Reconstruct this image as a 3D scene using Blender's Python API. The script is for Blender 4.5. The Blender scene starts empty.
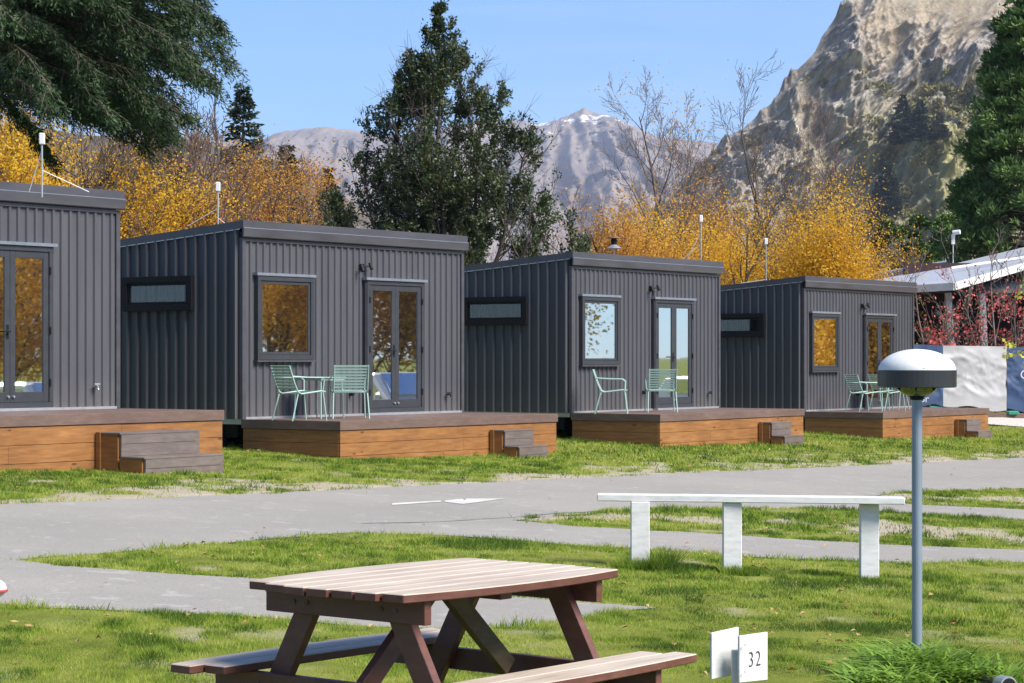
import bpy, bmesh, math, random
import numpy as np
from mathutils import Vector, Matrix
from mathutils.geometry import delaunay_2d_cdt

# ------------------------------------------------------------------ camera, sky, sun, exposure
SC = bpy.context.scene
COL = SC.collection
F, HY, ZC = 2300.0, 358.0, 1.75          # focal length in pixels, horizon row, eye height
cam = bpy.data.cameras.new('camera'); co = bpy.data.objects.new('camera', cam); COL.objects.link(co)
co.location = (0, 0, ZC); co.rotation_euler = (math.radians(90), 0, 0)
cam.sensor_width = 36; cam.lens = F/1024*36; cam.shift_y = (HY-341.5)/1024
cam.clip_start = 0.1; cam.clip_end = 30000
SC.camera = co
SUN_EL, SUN_AZ = math.radians(45), math.radians(124)     # azimuth clockwise from +Y (view direction)
W = bpy.data.worlds.new('World'); SC.world = W; W.use_nodes = True
nt = W.node_tree; bg = nt.nodes['Background']
sky = nt.nodes.new('ShaderNodeTexSky'); sky.sky_type = 'NISHITA'; sky.sun_disc = False
sky.sun_elevation = SUN_EL; sky.sun_rotation = SUN_AZ
sky.altitude = 300; sky.air_density = 1.0; sky.dust_density = 0.0; sky.ozone_density = 3.0
tc = nt.nodes.new('ShaderNodeTexCoord'); mpw = nt.nodes.new('ShaderNodeMapping'); mpw.inputs['Scale'].default_value = (1.2, 2.0, 14); mpw.inputs['Rotation'].default_value = (0, .12, .4)
nz = nt.nodes.new('ShaderNodeTexNoise'); nz.inputs['Scale'].default_value = 1.6; nz.inputs['Detail'].default_value = 7; nz.inputs['Roughness'].default_value = .62
cr_ = nt.nodes.new('ShaderNodeValToRGB'); cr_.color_ramp.elements[0].position = .50; cr_.color_ramp.elements[1].position = .85
tint = nt.nodes.new('ShaderNodeMix'); tint.data_type = 'RGBA'; tint.blend_type = 'MULTIPLY'; tint.inputs[0].default_value = 1; tint.inputs[7].default_value = (.45, .625, .86, 1)
wisp = nt.nodes.new('ShaderNodeMix'); wisp.data_type = 'RGBA'; wisp.inputs[7].default_value = (4.2, 4.9, 5.9, 1)
mw_ = nt.nodes.new('ShaderNodeMath'); mw_.operation = 'MULTIPLY'; mw_.inputs[1].default_value = .35
nt.links.new(tc.outputs['Generated'], mpw.inputs[0]); nt.links.new(mpw.outputs[0], nz.inputs['Vector']); nt.links.new(nz.outputs[0], cr_.inputs[0]); nt.links.new(cr_.outputs[0], mw_.inputs[0])
nt.links.new(sky.outputs[0], tint.inputs[6]); nt.links.new(tint.outputs[2], wisp.inputs[6]); nt.links.new(mw_.outputs[0], wisp.inputs[0]); nt.links.new(wisp.outputs[2], bg.inputs[0]); bg.inputs[1].default_value = 0.10
sl = bpy.data.lights.new('sun', 'SUN'); so = bpy.data.objects.new('sun', sl); COL.objects.link(so)
sl.energy = 4.2; sl.angle = math.radians(28); sl.color = (1, .93, .82)
sd = Vector((math.sin(SUN_AZ)*math.cos(SUN_EL), math.cos(SUN_AZ)*math.cos(SUN_EL), math.sin(SUN_EL)))
so.rotation_euler = sd.to_track_quat('Z', 'Y').to_euler(); so.location = (20, -20, 30)
SC.view_settings.view_transform = 'Standard'; SC.view_settings.look = 'None'
SC.view_settings.gamma = 1; SC.view_settings.exposure = 1.12
SC.render.engine = 'CYCLES'
SC.cycles.max_bounces = 6; SC.cycles.transparent_max_bounces = 8
SC.cycles.volume_bounces = 0
rs = np.random.RandomState(7)
random.seed(5)

# ------------------------------------------------------------------ helpers
def tag(o, label=None, cat=None, group=None, kind=None):
    if label: o['label'] = label
    if cat: o['category'] = cat
    if group: o['group'] = group
    if kind: o['kind'] = kind
    return o

def empty(name, loc, rz=0, label=None, cat=None, group=None):
    o = bpy.data.objects.new(name, None); COL.objects.link(o)
    o.location = loc; o.rotation_euler = (0, 0, rz); o.empty_display_size = .2
    return tag(o, label, cat, group)

def link_mesh(name, me, mat, parent=None):
    o = bpy.data.objects.new(name, me); COL.objects.link(o)
    if mat: me.materials.append(mat)
    if parent: o.parent = parent
    return o

def np_mesh(name, V, Fc, mat, parent=None, smooth=False, attrs=None):
    V = np.asarray(V, dtype=np.float32); Fc = np.asarray(Fc, dtype=np.int32)
    n, k = Fc.shape
    me = bpy.data.meshes.new(name)
    me.vertices.add(len(V)); me.vertices.foreach_set('co', V.ravel())
    me.loops.add(n*k); me.loops.foreach_set('vertex_index', Fc.ravel())
    me.polygons.add(n); me.polygons.foreach_set('loop_start', np.arange(0, n*k, k, dtype=np.int32))
    try: me.polygons.foreach_set('loop_total', np.full(n, k, dtype=np.int32))
    except Exception: pass
    if smooth: me.polygons.foreach_set('use_smooth', np.ones(n, dtype=bool))
    if attrs:
        for an, av in attrs.items():
            a = me.attributes.new(an, 'FLOAT', 'POINT'); a.data.foreach_set('value', np.asarray(av, dtype=np.float32))
    me.update(calc_edges=True); me.validate()
    return link_mesh(name, me, mat, parent)

class MB:
    """collects boxes, bars, tubes and prisms into one mesh"""
    def __init__(s): s.v = []; s.f = []
    def add(s, vs, fs):
        b = len(s.v); s.v += [tuple(v) for v in vs]; s.f += [tuple(i+b for i in f) for f in fs]; return s
    def box(s, x0, x1, y0, y1, z0, z1):
        return s.add([(x0,y0,z0),(x1,y0,z0),(x1,y1,z0),(x0,y1,z0),(x0,y0,z1),(x1,y0,z1),(x1,y1,z1),(x0,y1,z1)],
                     [(0,3,2,1),(4,5,6,7),(0,1,5,4),(1,2,6,5),(2,3,7,6),(3,0,4,7)])
    def bar(s, a, b, w, h, up=(0,0,1)):
        a, b = Vector(a), Vector(b); d = (b-a).normalized(); u = Vector(up)
        r = d.cross(u).normalized(); u = r.cross(d).normalized()
        r, u = r*w/2, u*h/2
        vs = [a-r-u, a+r-u, a+r+u, a-r+u, b-r-u, b+r-u, b+r+u, b-r+u]
        return s.add(vs, [(0,1,2,3),(7,6,5,4),(0,4,5,1),(1,5,6,2),(2,6,7,3),(3,7,4,0)])
    def tube(s, pts, r, n=8, r2=None, cap=True):
        pts = [Vector(p) for p in pts]; m = len(pts); vs = []; fs = []
        for i, p in enumerate(pts):
            d = (pts[min(i+1, m-1)]-pts[max(i-1, 0)]).normalized()
            ref = Vector((0,0,1)) if abs(d.z) < .9 else Vector((1,0,0))
            a = d.cross(ref).normalized(); b = a.cross(d)
            rr = r if r2 is None else r+(r2-r)*i/(m-1)
            for j in range(n):
                t = 2*math.pi*j/n; vs.append(p+(a*math.cos(t)+b*math.sin(t))*rr)
        for i in range(m-1):
            for j in range(n):
                k = (j+1) % n; fs.append((i*n+j, i*n+k, (i+1)*n+k, (i+1)*n+j))
        if cap: fs.append(tuple(range(n))[::-1]); fs.append(tuple((m-1)*n+j for j in range(n)))
        return s.add(vs, fs)
    def lathe(s, prof, c=(0,0,0), n=32):
        vs = []; fs = []; m = len(prof)
        for (r, z) in prof:
            for j in range(n):
                t = 2*math.pi*j/n; vs.append((c[0]+r*math.cos(t), c[1]+r*math.sin(t), c[2]+z))
        for i in range(m-1):
            for j in range(n):
                k = (j+1) % n; fs.append((i*n+j, i*n+k, (i+1)*n+k, (i+1)*n+j))
        return s.add(vs, fs)
    def prism(s, poly, a, h):
        """poly: list of 3d points, extruded by vector h"""
        n = len(poly); h = Vector(h); vs = [Vector(p) for p in poly]+[Vector(p)+h for p in poly]
        fs = [tuple(range(n))[::-1], tuple(range(n, 2*n))]+[(i, (i+1) % n, n+(i+1) % n, n+i) for i in range(n)]
        return s.add(vs, fs)
    def build(s, name, mat, parent=None, smooth=False, bevel=0):
        me = bpy.data.meshes.new(name); me.from_pydata([tuple(v) for v in s.v], [], s.f)
        bm = bmesh.new(); bm.from_mesh(me); bmesh.ops.recalc_face_normals(bm, faces=bm.faces)
        if bevel:
            bmesh.ops.bevel(bm, geom=[e for e in bm.edges if len(e.link_faces) == 2 and e.calc_face_angle(0) > .6], offset=bevel, segments=1, affect='EDGES')
        bm.to_mesh(me); bm.free()
        if smooth:
            for p in me.polygons: p.use_smooth = True
        return link_mesh(name, me, mat, parent)

def copy_tree(o, parent=None):
    c = o.copy(); COL.objects.link(c); c.parent = parent
    for ch in list(o.children): copy_tree(ch, c)
    return c

# --- noise in numpy
_P = np.random.RandomState(3).rand(256, 256).astype(np.float32)
def vnoise(x, y):
    xi = np.floor(x).astype(int); yi = np.floor(y).astype(int); fx = x-xi; fy = y-yi
    fx = fx*fx*(3-2*fx); fy = fy*fy*(3-2*fy)
    a = _P[yi & 255, xi & 255]; b = _P[yi & 255, (xi+1) & 255]; c = _P[(yi+1) & 255, xi & 255]; d = _P[(yi+1) & 255, (xi+1) & 255]
    return (a*(1-fx)+b*fx)*(1-fy)+(c*(1-fx)+d*fx)*fy
def fbm(x, y, oct=5, gain=.5):
    s = 0; a = 1; t = 0
    for i in range(oct):
        s = s+a*vnoise(x*2**i+17.3*i, y*2**i+9.1*i); t += a; a *= gain
    return s/t
_GA = np.random.RandomState(8).rand(256, 256)*6.2832
def pnoise(x, y):
    xi = np.floor(x).astype(int); yi = np.floor(y).astype(int); fx = x-xi; fy = y-yi
    u = fx**3*(fx*(fx*6-15)+10); v = fy**3*(fy*(fy*6-15)+10)
    def g(i, j, dx, dy): a = _GA[(yi+j) & 255, (xi+i) & 255]; return np.cos(a)*dx+np.sin(a)*dy
    return (g(0,0,fx,fy)*(1-u)+g(1,0,fx-1,fy)*u)*(1-v)+(g(0,1,fx,fy-1)*(1-u)+g(1,1,fx-1,fy-1)*u)*v
def rmf(x, y, oct=7, lac=2.05, gain=.55, sharp=2.0):
    s = 0; a = 1; t = 0; w = 1
    for i in range(oct):
        n = (1-np.minimum(np.abs(pnoise(x*lac**i+7.1*i, y*lac**i+3.3*i))*2.2, 1))**sharp*w; w = np.clip(n*1.8, .15, 1)
        s = s+a*n; t += a; a *= gain
    return s/t
def ridged(x, y, oct=6, gain=.55):
    s = 0; a = 1; t = 0
    for i in range(oct):
        n = 1-np.abs(2*vnoise(x*2**i+5.7*i, y*2**i+31.1*i)-1); s = s+a*n*n; t += a; a *= gain
    return s/t

# --- materials
def nodes(name):
    m = bpy.data.materials.new(name); m.use_nodes = True; t = m.node_tree
    return m, t, t.nodes['Principled BSDF']
def N(t, kind, **kw):
    n = t.nodes.new(kind)
    for k, v in kw.items():
        if k in n.inputs: n.inputs[k].default_value = v
        else: setattr(n, k, v)
    return n
def ramp(t, src, stops):
    r = t.nodes.new('ShaderNodeValToRGB'); el = r.color_ramp.elements
    while len(el) < len(stops): el.new(.5)
    for e, (p, c) in zip(el, stops): e.position = p; e.color = (*c, 1)
    t.links.new(src, r.inputs[0]); return r.outputs[0]
def mixc(t, fac, a, b):
    m = t.nodes.new('ShaderNodeMix'); m.data_type = 'RGBA'
    for s, i in ((fac, 0), (a, 6), (b, 7)):
        if isinstance(s, (int, float)): m.inputs[i].default_value = s
        elif isinstance(s, tuple): m.inputs[i].default_value = (*s, 1)
        else: t.links.new(s, m.inputs[i])
    return m.outputs[2]
def math_(t, op, a, b=0.0, clamp=False):
    m = t.nodes.new('ShaderNodeMath'); m.operation = op; m.use_clamp = clamp
    for s, i in ((a, 0), (b, 1)):
        if isinstance(s, (int, float)): m.inputs[i].default_value = s
        else: t.links.new(s, m.inputs[i])
    return m.outputs[0]
def noise(t, scale, detail=5, vec=None, rough=.6):
    n = N(t, 'ShaderNodeTexNoise'); n.inputs['Scale'].default_value = scale; n.inputs['Detail'].default_value = detail; n.inputs['Roughness'].default_value = rough
    if vec: t.links.new(vec, n.inputs['Vector'])
    return n.outputs[0]
def objvec(t, scale=(1,1,1), world=False):
    if world: src = N(t, 'ShaderNodeNewGeometry').outputs['Position']
    else: src = N(t, 'ShaderNodeTexCoord').outputs['Object']
    mp = N(t, 'ShaderNodeMapping'); mp.inputs['Scale'].default_value = scale; t.links.new(src, mp.inputs[0]); return mp.outputs[0]
def bump(t, bs, h, strength=.3, dist=.02):
    b = N(t, 'ShaderNodeBump'); b.inputs['Strength'].default_value = strength; b.inputs['Distance'].default_value = dist
    t.links.new(h, b.inputs['Height']); t.links.new(b.outputs[0], bs.inputs['Normal'])

def mat_simple(name, c, rough=.6, metal=0, var=.12, scale=6, bmp=0, spec=.5, stretch=(1,1,1)):
    m, t, b = nodes(name)
    v = objvec(t, stretch); n = noise(t, scale, 6, v)
    c0 = tuple(x*(1-var) for x in c); c1 = tuple(min(1, x*(1+var)) for x in c)
    t.links.new(ramp(t, n, [(.3, c0), (.7, c1)]), b.inputs['Base Color'])
    b.inputs['Roughness'].default_value = rough; b.inputs['Metallic'].default_value = metal
    b.inputs['Specular IOR Level'].default_value = spec
    if bmp: bump(t, b, noise(t, scale*6, 4, v), bmp, .01)
    return m

def mat_cladding():
    m, t, b = nodes('charcoal_cladding')
    v = objvec(t, (3, 3, .4), True); n = noise(t, 1.5, 6, v)
    n2 = noise(t, 30, 3, objvec(t, (1,1,.1), True))
    c = ramp(t, n, [(.3, (.056,.057,.067)), (.7, (.073,.074,.086))])
    c = mixc(t, math_(t, 'MULTIPLY', n2, .25), c, (.10,.10,.11))
    sp = N(t, 'ShaderNodeSeparateXYZ'); t.links.new(N(t, 'ShaderNodeTexCoord').outputs['Object'], sp.inputs[0])
    low = math_(t, 'MULTIPLY', math_(t, 'SUBTRACT', .45, sp.outputs[2], True), math_(t, 'MULTIPLY', noise(t, 7, 5, objvec(t, (1,1,.5))), 1.3), True)
    c = mixc(t, low, c, (.14,.13,.115))
    t.links.new(c, b.inputs['Base Color'])
    t.links.new(math_(t, 'ADD', math_(t, 'MULTIPLY', n, .25), .33), b.inputs['Roughness'])
    b.inputs['Metallic'].default_value = .0; b.inputs['Specular IOR Level'].default_value = .35
    return m
def mat_wood(name, cols, scale=(1.2, 1.2, 14), rough=.65, knots=True, world=False):
    m, t, b = nodes(name)
    v = objvec(t, scale, world)
    n = noise(t, 2.2, 8, v, .65); n2 = noise(t, .9, 3, objvec(t, (1,1,1.5), world))
    f = math_(t, 'ADD', math_(t, 'MULTIPLY', n, .6), math_(t, 'MULTIPLY', n2, .4))
    c = ramp(t, f, [(.3, cols[0]), (.5, cols[1]), (.7, cols[2])])
    if knots:
        vo = N(t, 'ShaderNodeTexVoronoi'); vo.inputs['Scale'].default_value = 1.0; t.links.new(objvec(t, (2.2, 2.2, 6), world), vo.inputs['Vector'])
        k = math_(t, 'LESS_THAN', vo.outputs['Distance'], .11)
        c = mixc(t, math_(t, 'MULTIPLY', k, .75), c, tuple(x*.3 for x in cols[0]))
    t.links.new(c, b.inputs['Base Color']); b.inputs['Roughness'].default_value = rough
    bump(t, b, n, .25, .01)
    return m
def leafmat(name, cols, rough=.55, trans=.25, attr=None):
    m, t, b = nodes(name)
    g = N(t, 'ShaderNodeNewGeometry'); r = g.outputs['Random Per Island']
    n = noise(t, .45, 4, objvec(t, (1,1,1), True))
    f = math_(t, 'ADD', math_(t, 'MULTIPLY', r, .45), math_(t, 'MULTIPLY', math_(t, 'SUBTRACT', n, .12), .9))
    k = len(cols); c = ramp(t, f, [(.15+.75*i/(k-1), cols[i]) for i in range(k)])
    t.links.new(c, b.inputs['Base Color']); b.inputs['Roughness'].default_value = rough
    b.inputs['Specular IOR Level'].default_value = .25
    tr = N(t, 'ShaderNodeBsdfTranslucent'); t.links.new(c, tr.inputs[0])
    mx = N(t, 'ShaderNodeMixShader'); mx.inputs[0].default_value = trans
    t.links.new(b.outputs[0], mx.inputs[1]); t.links.new(tr.outputs[0], mx.inputs[2])
    t.links.new(mx.outputs[0], t.nodes['Material Output'].inputs[0])
    return m
def mat_glass(name, refl=.35, tint=(.02,.022,.025)):
    m, t, b = nodes(name)
    b.inputs['Base Color'].default_value = (*tint, 1); b.inputs['Roughness'].default_value = .02
    b.inputs['IOR'].default_value = 1.5; b.inputs['Specular IOR Level'].default_value = .5
    g = N(t, 'ShaderNodeBsdfGlossy'); g.inputs['Roughness'].default_value = .015; g.inputs[0].default_value = (.9,.93,.95,1)
    nb = N(t, 'ShaderNodeBump'); nb.inputs['Strength'].default_value = .008; nb.inputs['Distance'].default_value = .05
    t.links.new(noise(t, 1.3, 2, objvec(t)), nb.inputs['Height']); t.links.new(nb.outputs[0], g.inputs['Normal'])
    mx = N(t, 'ShaderNodeMixShader'); mx.inputs[0].default_value = refl
    t.links.new(b.outputs[0], mx.inputs[1]); t.links.new(g.outputs[0], mx.inputs[2])
    t.links.new(mx.outputs[0], t.nodes['Material Output'].inputs[0]); return m
def mat_clear(name):
    m, t, b = nodes(name)
    tr = N(t, 'ShaderNodeBsdfTransparent'); tr.inputs[0].default_value = (.55,.6,.62,1)
    g = N(t, 'ShaderNodeBsdfGlossy'); g.inputs['Roughness'].default_value = .02
    mx = N(t, 'ShaderNodeMixShader'); mx.inputs[0].default_value = .08
    t.links.new(tr.outputs[0], mx.inputs[1]); t.links.new(g.outputs[0], mx.inputs[2])
    t.links.new(mx.outputs[0], t.nodes['Material Output'].inputs[0]); return m

M = {}
M['clad'] = mat_cladding()
M['trim'] = mat_simple('charcoal_flashing', (.062,.062,.074), .4, .1, .15, 2)
M['fascia'] = mat_simple('fascia_metal', (.085,.084,.096), .33, .35, .2, 1.2, stretch=(1,1,4))
M['frame'] = mat_simple('window_frame', (.05,.054,.062), .35, .3)
M['black'] = mat_simple('black_plastic', (.010,.010,.012), .6, spec=.2)
M['flash'] = mat_simple('sky_tinted_flashing', (.26,.29,.34), .3, .5)  # pale blue base colour stands in for reflected sky
M['rubber'] = mat_simple('tyre_rubber', (.02,.02,.02), .8)
M['steel'] = mat_simple('galvanised_steel', (.42,.44,.46), .4, .6)
M['glass'] = mat_glass('reflecting_glass', .78)
M['clear'] = mat_clear('window_glass')
M['window_backing'] = mat_simple('curtain_cloth', (.33,.38,.42), .9)
M['darkin'] = mat_simple('dark_interior', (.03,.032,.034), .8)
M['pine'] = mat_wood('stained_pine', [(.12,.048,.014), (.235,.100,.027), (.34,.165,.055)], (1.2,1.2,12), world=True)
M['comp'] = mat_wood('brown_decking', [(.085,.052,.041), (.12,.077,.062), (.17,.113,.092)], (2,2,10), knots=False, world=True)
M['tread'] = mat_wood('weathered_tread', [(.085,.066,.058), (.125,.10,.09), (.18,.15,.138)], (2,2,10), knots=False, world=True)
M['mint'] = mat_simple('mint_paint', (.27,.40,.355), .4, 0, .05)
M['white'] = mat_simple('white_paint', (.62,.635,.64), .5, 0, .05, 9, .1)
M['white_old'] = mat_wood('worn_white_paint', [(.42,.415,.395), (.57,.575,.57), (.65,.665,.67)], (3,3,12), .6, False)
M['red_stain'] = mat_wood('red_brown_stain', [(.072,.026,.018), (.108,.041,.029), (.165,.072,.054)], (4,4,9), .5, False)
M['top_wood'] = mat_wood('faded_table_boards', [(.27,.20,.15), (.44,.37,.295), (.55,.49,.41)], (1.0,12,12), .6, False)
M['mossy'] = mat_wood('mossy_brace', [(.06,.035,.018), (.10,.065,.03), (.14,.11,.05)], (4,4,9), .7, False)
M['bark'] = mat_simple('bark', (.10,.075,.06), .9, 0, .4, 8, .4)
M['bark_grey'] = mat_simple('grey_bark', (.085,.07,.062), .9, 0, .35, 8, .3)
M['bark_red'] = mat_simple('twiggy_brown_bark', (.13,.085,.07), .9, 0, .35, 8, .3)
M['bark_birch'] = mat_simple('birch_bark', (.15,.12,.105), .8, 0, .5, 5, .2)
M['beech'] = leafmat('evergreen_leaf', [(.016,.028,.013), (.032,.05,.022), (.06,.085,.035), (.11,.135,.06)], .45, .15)
M['cedar'] = leafmat('cedar_needles', [(.012,.026,.012), (.024,.05,.02), (.042,.08,.03), (.07,.115,.05)], .6, .15)
M['spruce'] = leafmat('spruce_needles', [(.012,.022,.016), (.022,.038,.026), (.035,.055,.035)], .6, .1)
M['sequoia'] = leafmat('sequoia_foliage', [(.04,.075,.02), (.085,.15,.04), (.14,.23,.065), (.21,.31,.10)], .6, .2)
M['bushgreen'] = leafmat('bush_foliage', [(.02,.04,.012), (.04,.08,.02), (.08,.13,.035)], .6, .2)
M['yellow'] = leafmat('yellow_leaf', [(.32,.15,.012), (.58,.31,.02), (.75,.46,.035), (.80,.56,.07)], .6, .5)
M['orange'] = leafmat('orange_leaf', [(.28,.12,.02), (.50,.23,.035), (.64,.34,.06), (.70,.43,.11)], .6, .45)
M['lime'] = leafmat('lime_leaf', [(.42,.42,.03), (.6,.6,.06), (.72,.68,.12)], .6, .35)
M['redleaf'] = leafmat('red_leaf', [(.26,.03,.03), (.50,.07,.07), (.62,.15,.14), (.50,.22,.14)], .6, .3)
M['weed'] = leafmat('broad_grass_leaf', [(.08,.16,.02), (.16,.29,.035), (.28,.42,.07)], .5, .3)

# ------------------------------------------------------------------ terrain near the cabins
_dk = np.array([0, 12, 20, 30, 34, 42, 50, 60, 100, 30000.]); _zk = np.array([-.02, -.01, .06, .08, .14, .26, .40, .50, .55, .55])
def GZ(x, y):
    x = np.asarray(x, dtype=float); y = np.asarray(y, dtype=float)
    z = 0
    for dd in (-3, -1.5, 0, 1.5, 3): z = z+np.interp(y+dd, _dk, _zk)/5
    st = np.clip((y-54.8)/3.2, 0, 1); st = st*st*(3-2*st); sx_ = np.clip((x-9.0)/2.0, 0, 1)
    return z-.05*np.clip(x, -16, 16)*np.clip((y-6)/10, 0, 1)+.46*st*sx_
def gz(x, y): return float(GZ(x, y))
def unproj(px, py):
    px = np.asarray(px, dtype=float); py = np.asarray(py, dtype=float)
    lo = np.full(px.shape, 5.0); hi = np.full(px.shape, 400.0)
    for _ in range(50):
        d = (lo+hi)/2; x = (px-512)/F*d; z = ZC-(py-HY)/F*d
        above = z > GZ(x, d); lo = np.where(above, d, lo); hi = np.where(above, hi, d)
    return np.stack([(px-512)/F*d, d], -1)
def proj(x, y, z=None):
    if z is None: z = GZ(x, y)
    return 512+F*x/y, HY+F*(ZC-z)/y
def densify(P, step=.25, jit=.05, closed=True, seed=1):
    r = np.random.RandomState(seed); out = []
    n = len(P)
    for i in range(n if closed else n-1):
        a, b = P[i], P[(i+1) % n]; L = np.linalg.norm(b-a); k = max(1, int(L/step))
        for j in range(k): out.append(a+(b-a)*j/k+(r.randn(2)*jit if j else 0))
    return np.array(out)
def inpoly(X, Y, P):
    ins = np.zeros(X.shape, bool); n = len(P); j = n-1
    x0, y0 = P.min(0); x1, y1 = P.max(0)
    cand = (X >= x0) & (X <= x1) & (Y >= y0) & (Y <= y1)
    xs, ys = X[cand], Y[cand]; r = np.zeros(xs.shape, bool)
    for i in range(n):
        xi, yi = P[i]; xj, yj = P[j]
        if yi != yj:
            c = ((yi > ys) != (yj > ys)) & (xs < (xj-xi)*(ys-yi)/(yj-yi)+xi); r ^= c
        j = i
    ins[cand] = r; return ins

top_edge = [(-900,530),(-400,515),(0,503.5),(90,500),(178,496.5),(280,492),(400,486),(520,480),(650,474),(790,468),(900,463),(1024,457),(1500,438)]
R_px = top_edge+[(1500,588),(1200,571),(1024,562),(912,563.5),(780,558),(680,551),(580,545),(520,540),(430,534),(345,532.5),(280,537),(165,547),(110,552),(50,556),(18,559),
        (60,565),(170,573),(250,577.5),(430,590),(600,602.5),(659,607),(587,616),(519,626),(431,628),(340,624),(240,615),(100,609),(0,603),(-400,590),(-900,570)]
I2_px = [(515,520),(560,516.5),(600,512),(663,508),(760,508),(850,509),(912,513),(1024,520),(1500,540),(1500,574),(1200,557),(1024,549.5),(912,545),(780,538),(680,531),(580,526)]
I3_px = [(862,496),(912,491),(1024,488.5),(1500,480),(1500,525),(1200,513),(1024,509),(912,504)]
C_px = [(978,415),(1500,398),(1500,436),(1024,427),(985,424)]
def plan(px): a = np.array(px, float); return unproj(a[:,0], a[:,1])
POLY_R = densify(plan(R_px), .3, .035); POLY_I2 = densify(plan(I2_px), .3, .05, seed=2); POLY_I3 = densify(plan(I3_px), .3, .05, seed=3)
POLY_C = densify(plan(C_px), .5, .04, seed=4)
def paved(X, Y): return (inpoly(X, Y, POLY_R) & ~inpoly(X, Y, POLY_I2) & ~inpoly(X, Y, POLY_I3)) | inpoly(X, Y, POLY_C)
def dirtmask(X, Y):
    px, py = proj(X, Y)
    te = np.array(top_edge, float); ey = np.interp(px, te[:,0], te[:,1])
    n = .5+1.7*(fbm(X*2.6, Y*1.6, 5)-.5); d = np.clip(1-(ey-py)/(24-.012*px), 0, 1)*(py < ey+2)
    m1 = np.clip((d*.7+n-.86)*3.5, 0, 1)
    c = np.interp(px, [500, 600, 780, 912, 1024, 1500], [519, 517, 523, 530, 537, 560]); hw = np.interp(px, [500, 560, 700, 1024, 1500], [2, 4, 8, 10, 14])
    m2 = np.clip((np.clip(1-np.abs(py-c)/hw, 0, 1)*.7+n-.78)*3.5, 0, 1)*(inpoly(X, Y, POLY_I2))
    c3 = np.interp(px, [860, 1024], [498, 499]); m3 = np.clip((np.clip(1-np.abs(py-c3)/5, 0, 1)*.5+n-.8)*5, 0, 1)*(px > 860)*(py > 485)*(py < 515)
    m4 = np.clip((fbm(X*1.5+40, Y*1.5+3, 5)-.66)*6, 0, 1)*.45
    # thin ring of bare soil against the paving edges on the lawn wedge
    return np.clip(np.maximum.reduce([m1, m2, m3, m4]), 0, 1)

def build_ground():
    xs = np.arange(-14, 18, .13); ys = np.arange(8.5, 62, .16)
    X, Y = np.meshgrid(xs, ys); x = X.ravel(); y = Y.ravel()
    pv = paved(x, y)
    pvg = pv.reshape(X.shape).astype(float)
    k = pvg.copy()
    z = GZ(x, y)+(fbm(x*2.5, y*2.5, 3)-.5)*.025
    z = np.where(pv, GZ(x, y)-.05, z)
    nx, ny = len(xs), len(ys)
    I = np.arange(nx*ny).reshape(ny, nx)
    Fq = np.stack([I[:-1,:-1], I[:-1,1:], I[1:,1:], I[1:,:-1]], -1).reshape(-1, 4)
    V = np.stack([x, y, z], -1)
    D = dirtmask(x, y)
    # wide ring out to the horizon, joined to the fine grid's border
    bx0, bx1, by0, by1 = xs[0], xs[-1], ys[0], ys[-1]
    ring = []; rv = []; base = len(V)
    bord = list(I[0, :])+list(I[1:, -1])+list(I[-1, -2::-1])+list(I[-2:0:-1, 0])
    cx, cy = (bx0+bx1)/2, (by0+by1)/2
    prev = bord; vs = []
    for s in (1.6, 3, 8, 30, 120, 390):
        cur = []
        for b in bord:
            px_, py_ = V[b, 0]-cx, V[b, 1]-cy
            nxp, nyp = cx+px_*s, cy+py_*s
            cur.append(base+len(vs)); vs.append((nxp, nyp, gz(min(max(nxp, -16), 16), max(nyp, 0))))
        n = len(cur)
        for i in range(n): ring.append((prev[i], prev[(i+1) % n], cur[(i+1) % n], cur[i]))
        prev = cur
    V = np.vstack([V, np.array(vs)]); D = np.concatenate([D, np.zeros(len(vs))])
    Fq = np.vstack([Fq, np.array(ring)])
    m, t, b = nodes('lawn_soil')
    v = objvec(t)
    n1 = noise(t, 1.1, 6, v); n2 = noise(t, 9, 5, v); n3 = noise(t, 60, 3, v)
    g = ramp(t, n1, [(.3, (.11,.14,.02)), (.5, (.19,.22,.035)), (.7, (.28,.28,.07))])
    g = mixc(t, math_(t, 'MULTIPLY', n2, .5), g, (.07,.075,.02))
    s = ramp(t, n3, [(.3, (.24,.205,.15)), (.6, (.38,.335,.26)), (.75, (.50,.45,.37))])
    at = N(t, 'ShaderNodeAttribute', attribute_name='dirt')
    t.links.new(mixc(t, at.outputs['Fac'], g, s), b.inputs['Base Color']); b.inputs['Roughness'].default_value = .95
    b.inputs['Specular IOR Level'].default_value = .1
    bump(t, b, noise(t, 40, 5, v), .6, .03)
    tag(np_mesh('ground', V, Fq, m, smooth=True, attrs={'dirt': D}), kind='structure')

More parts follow.
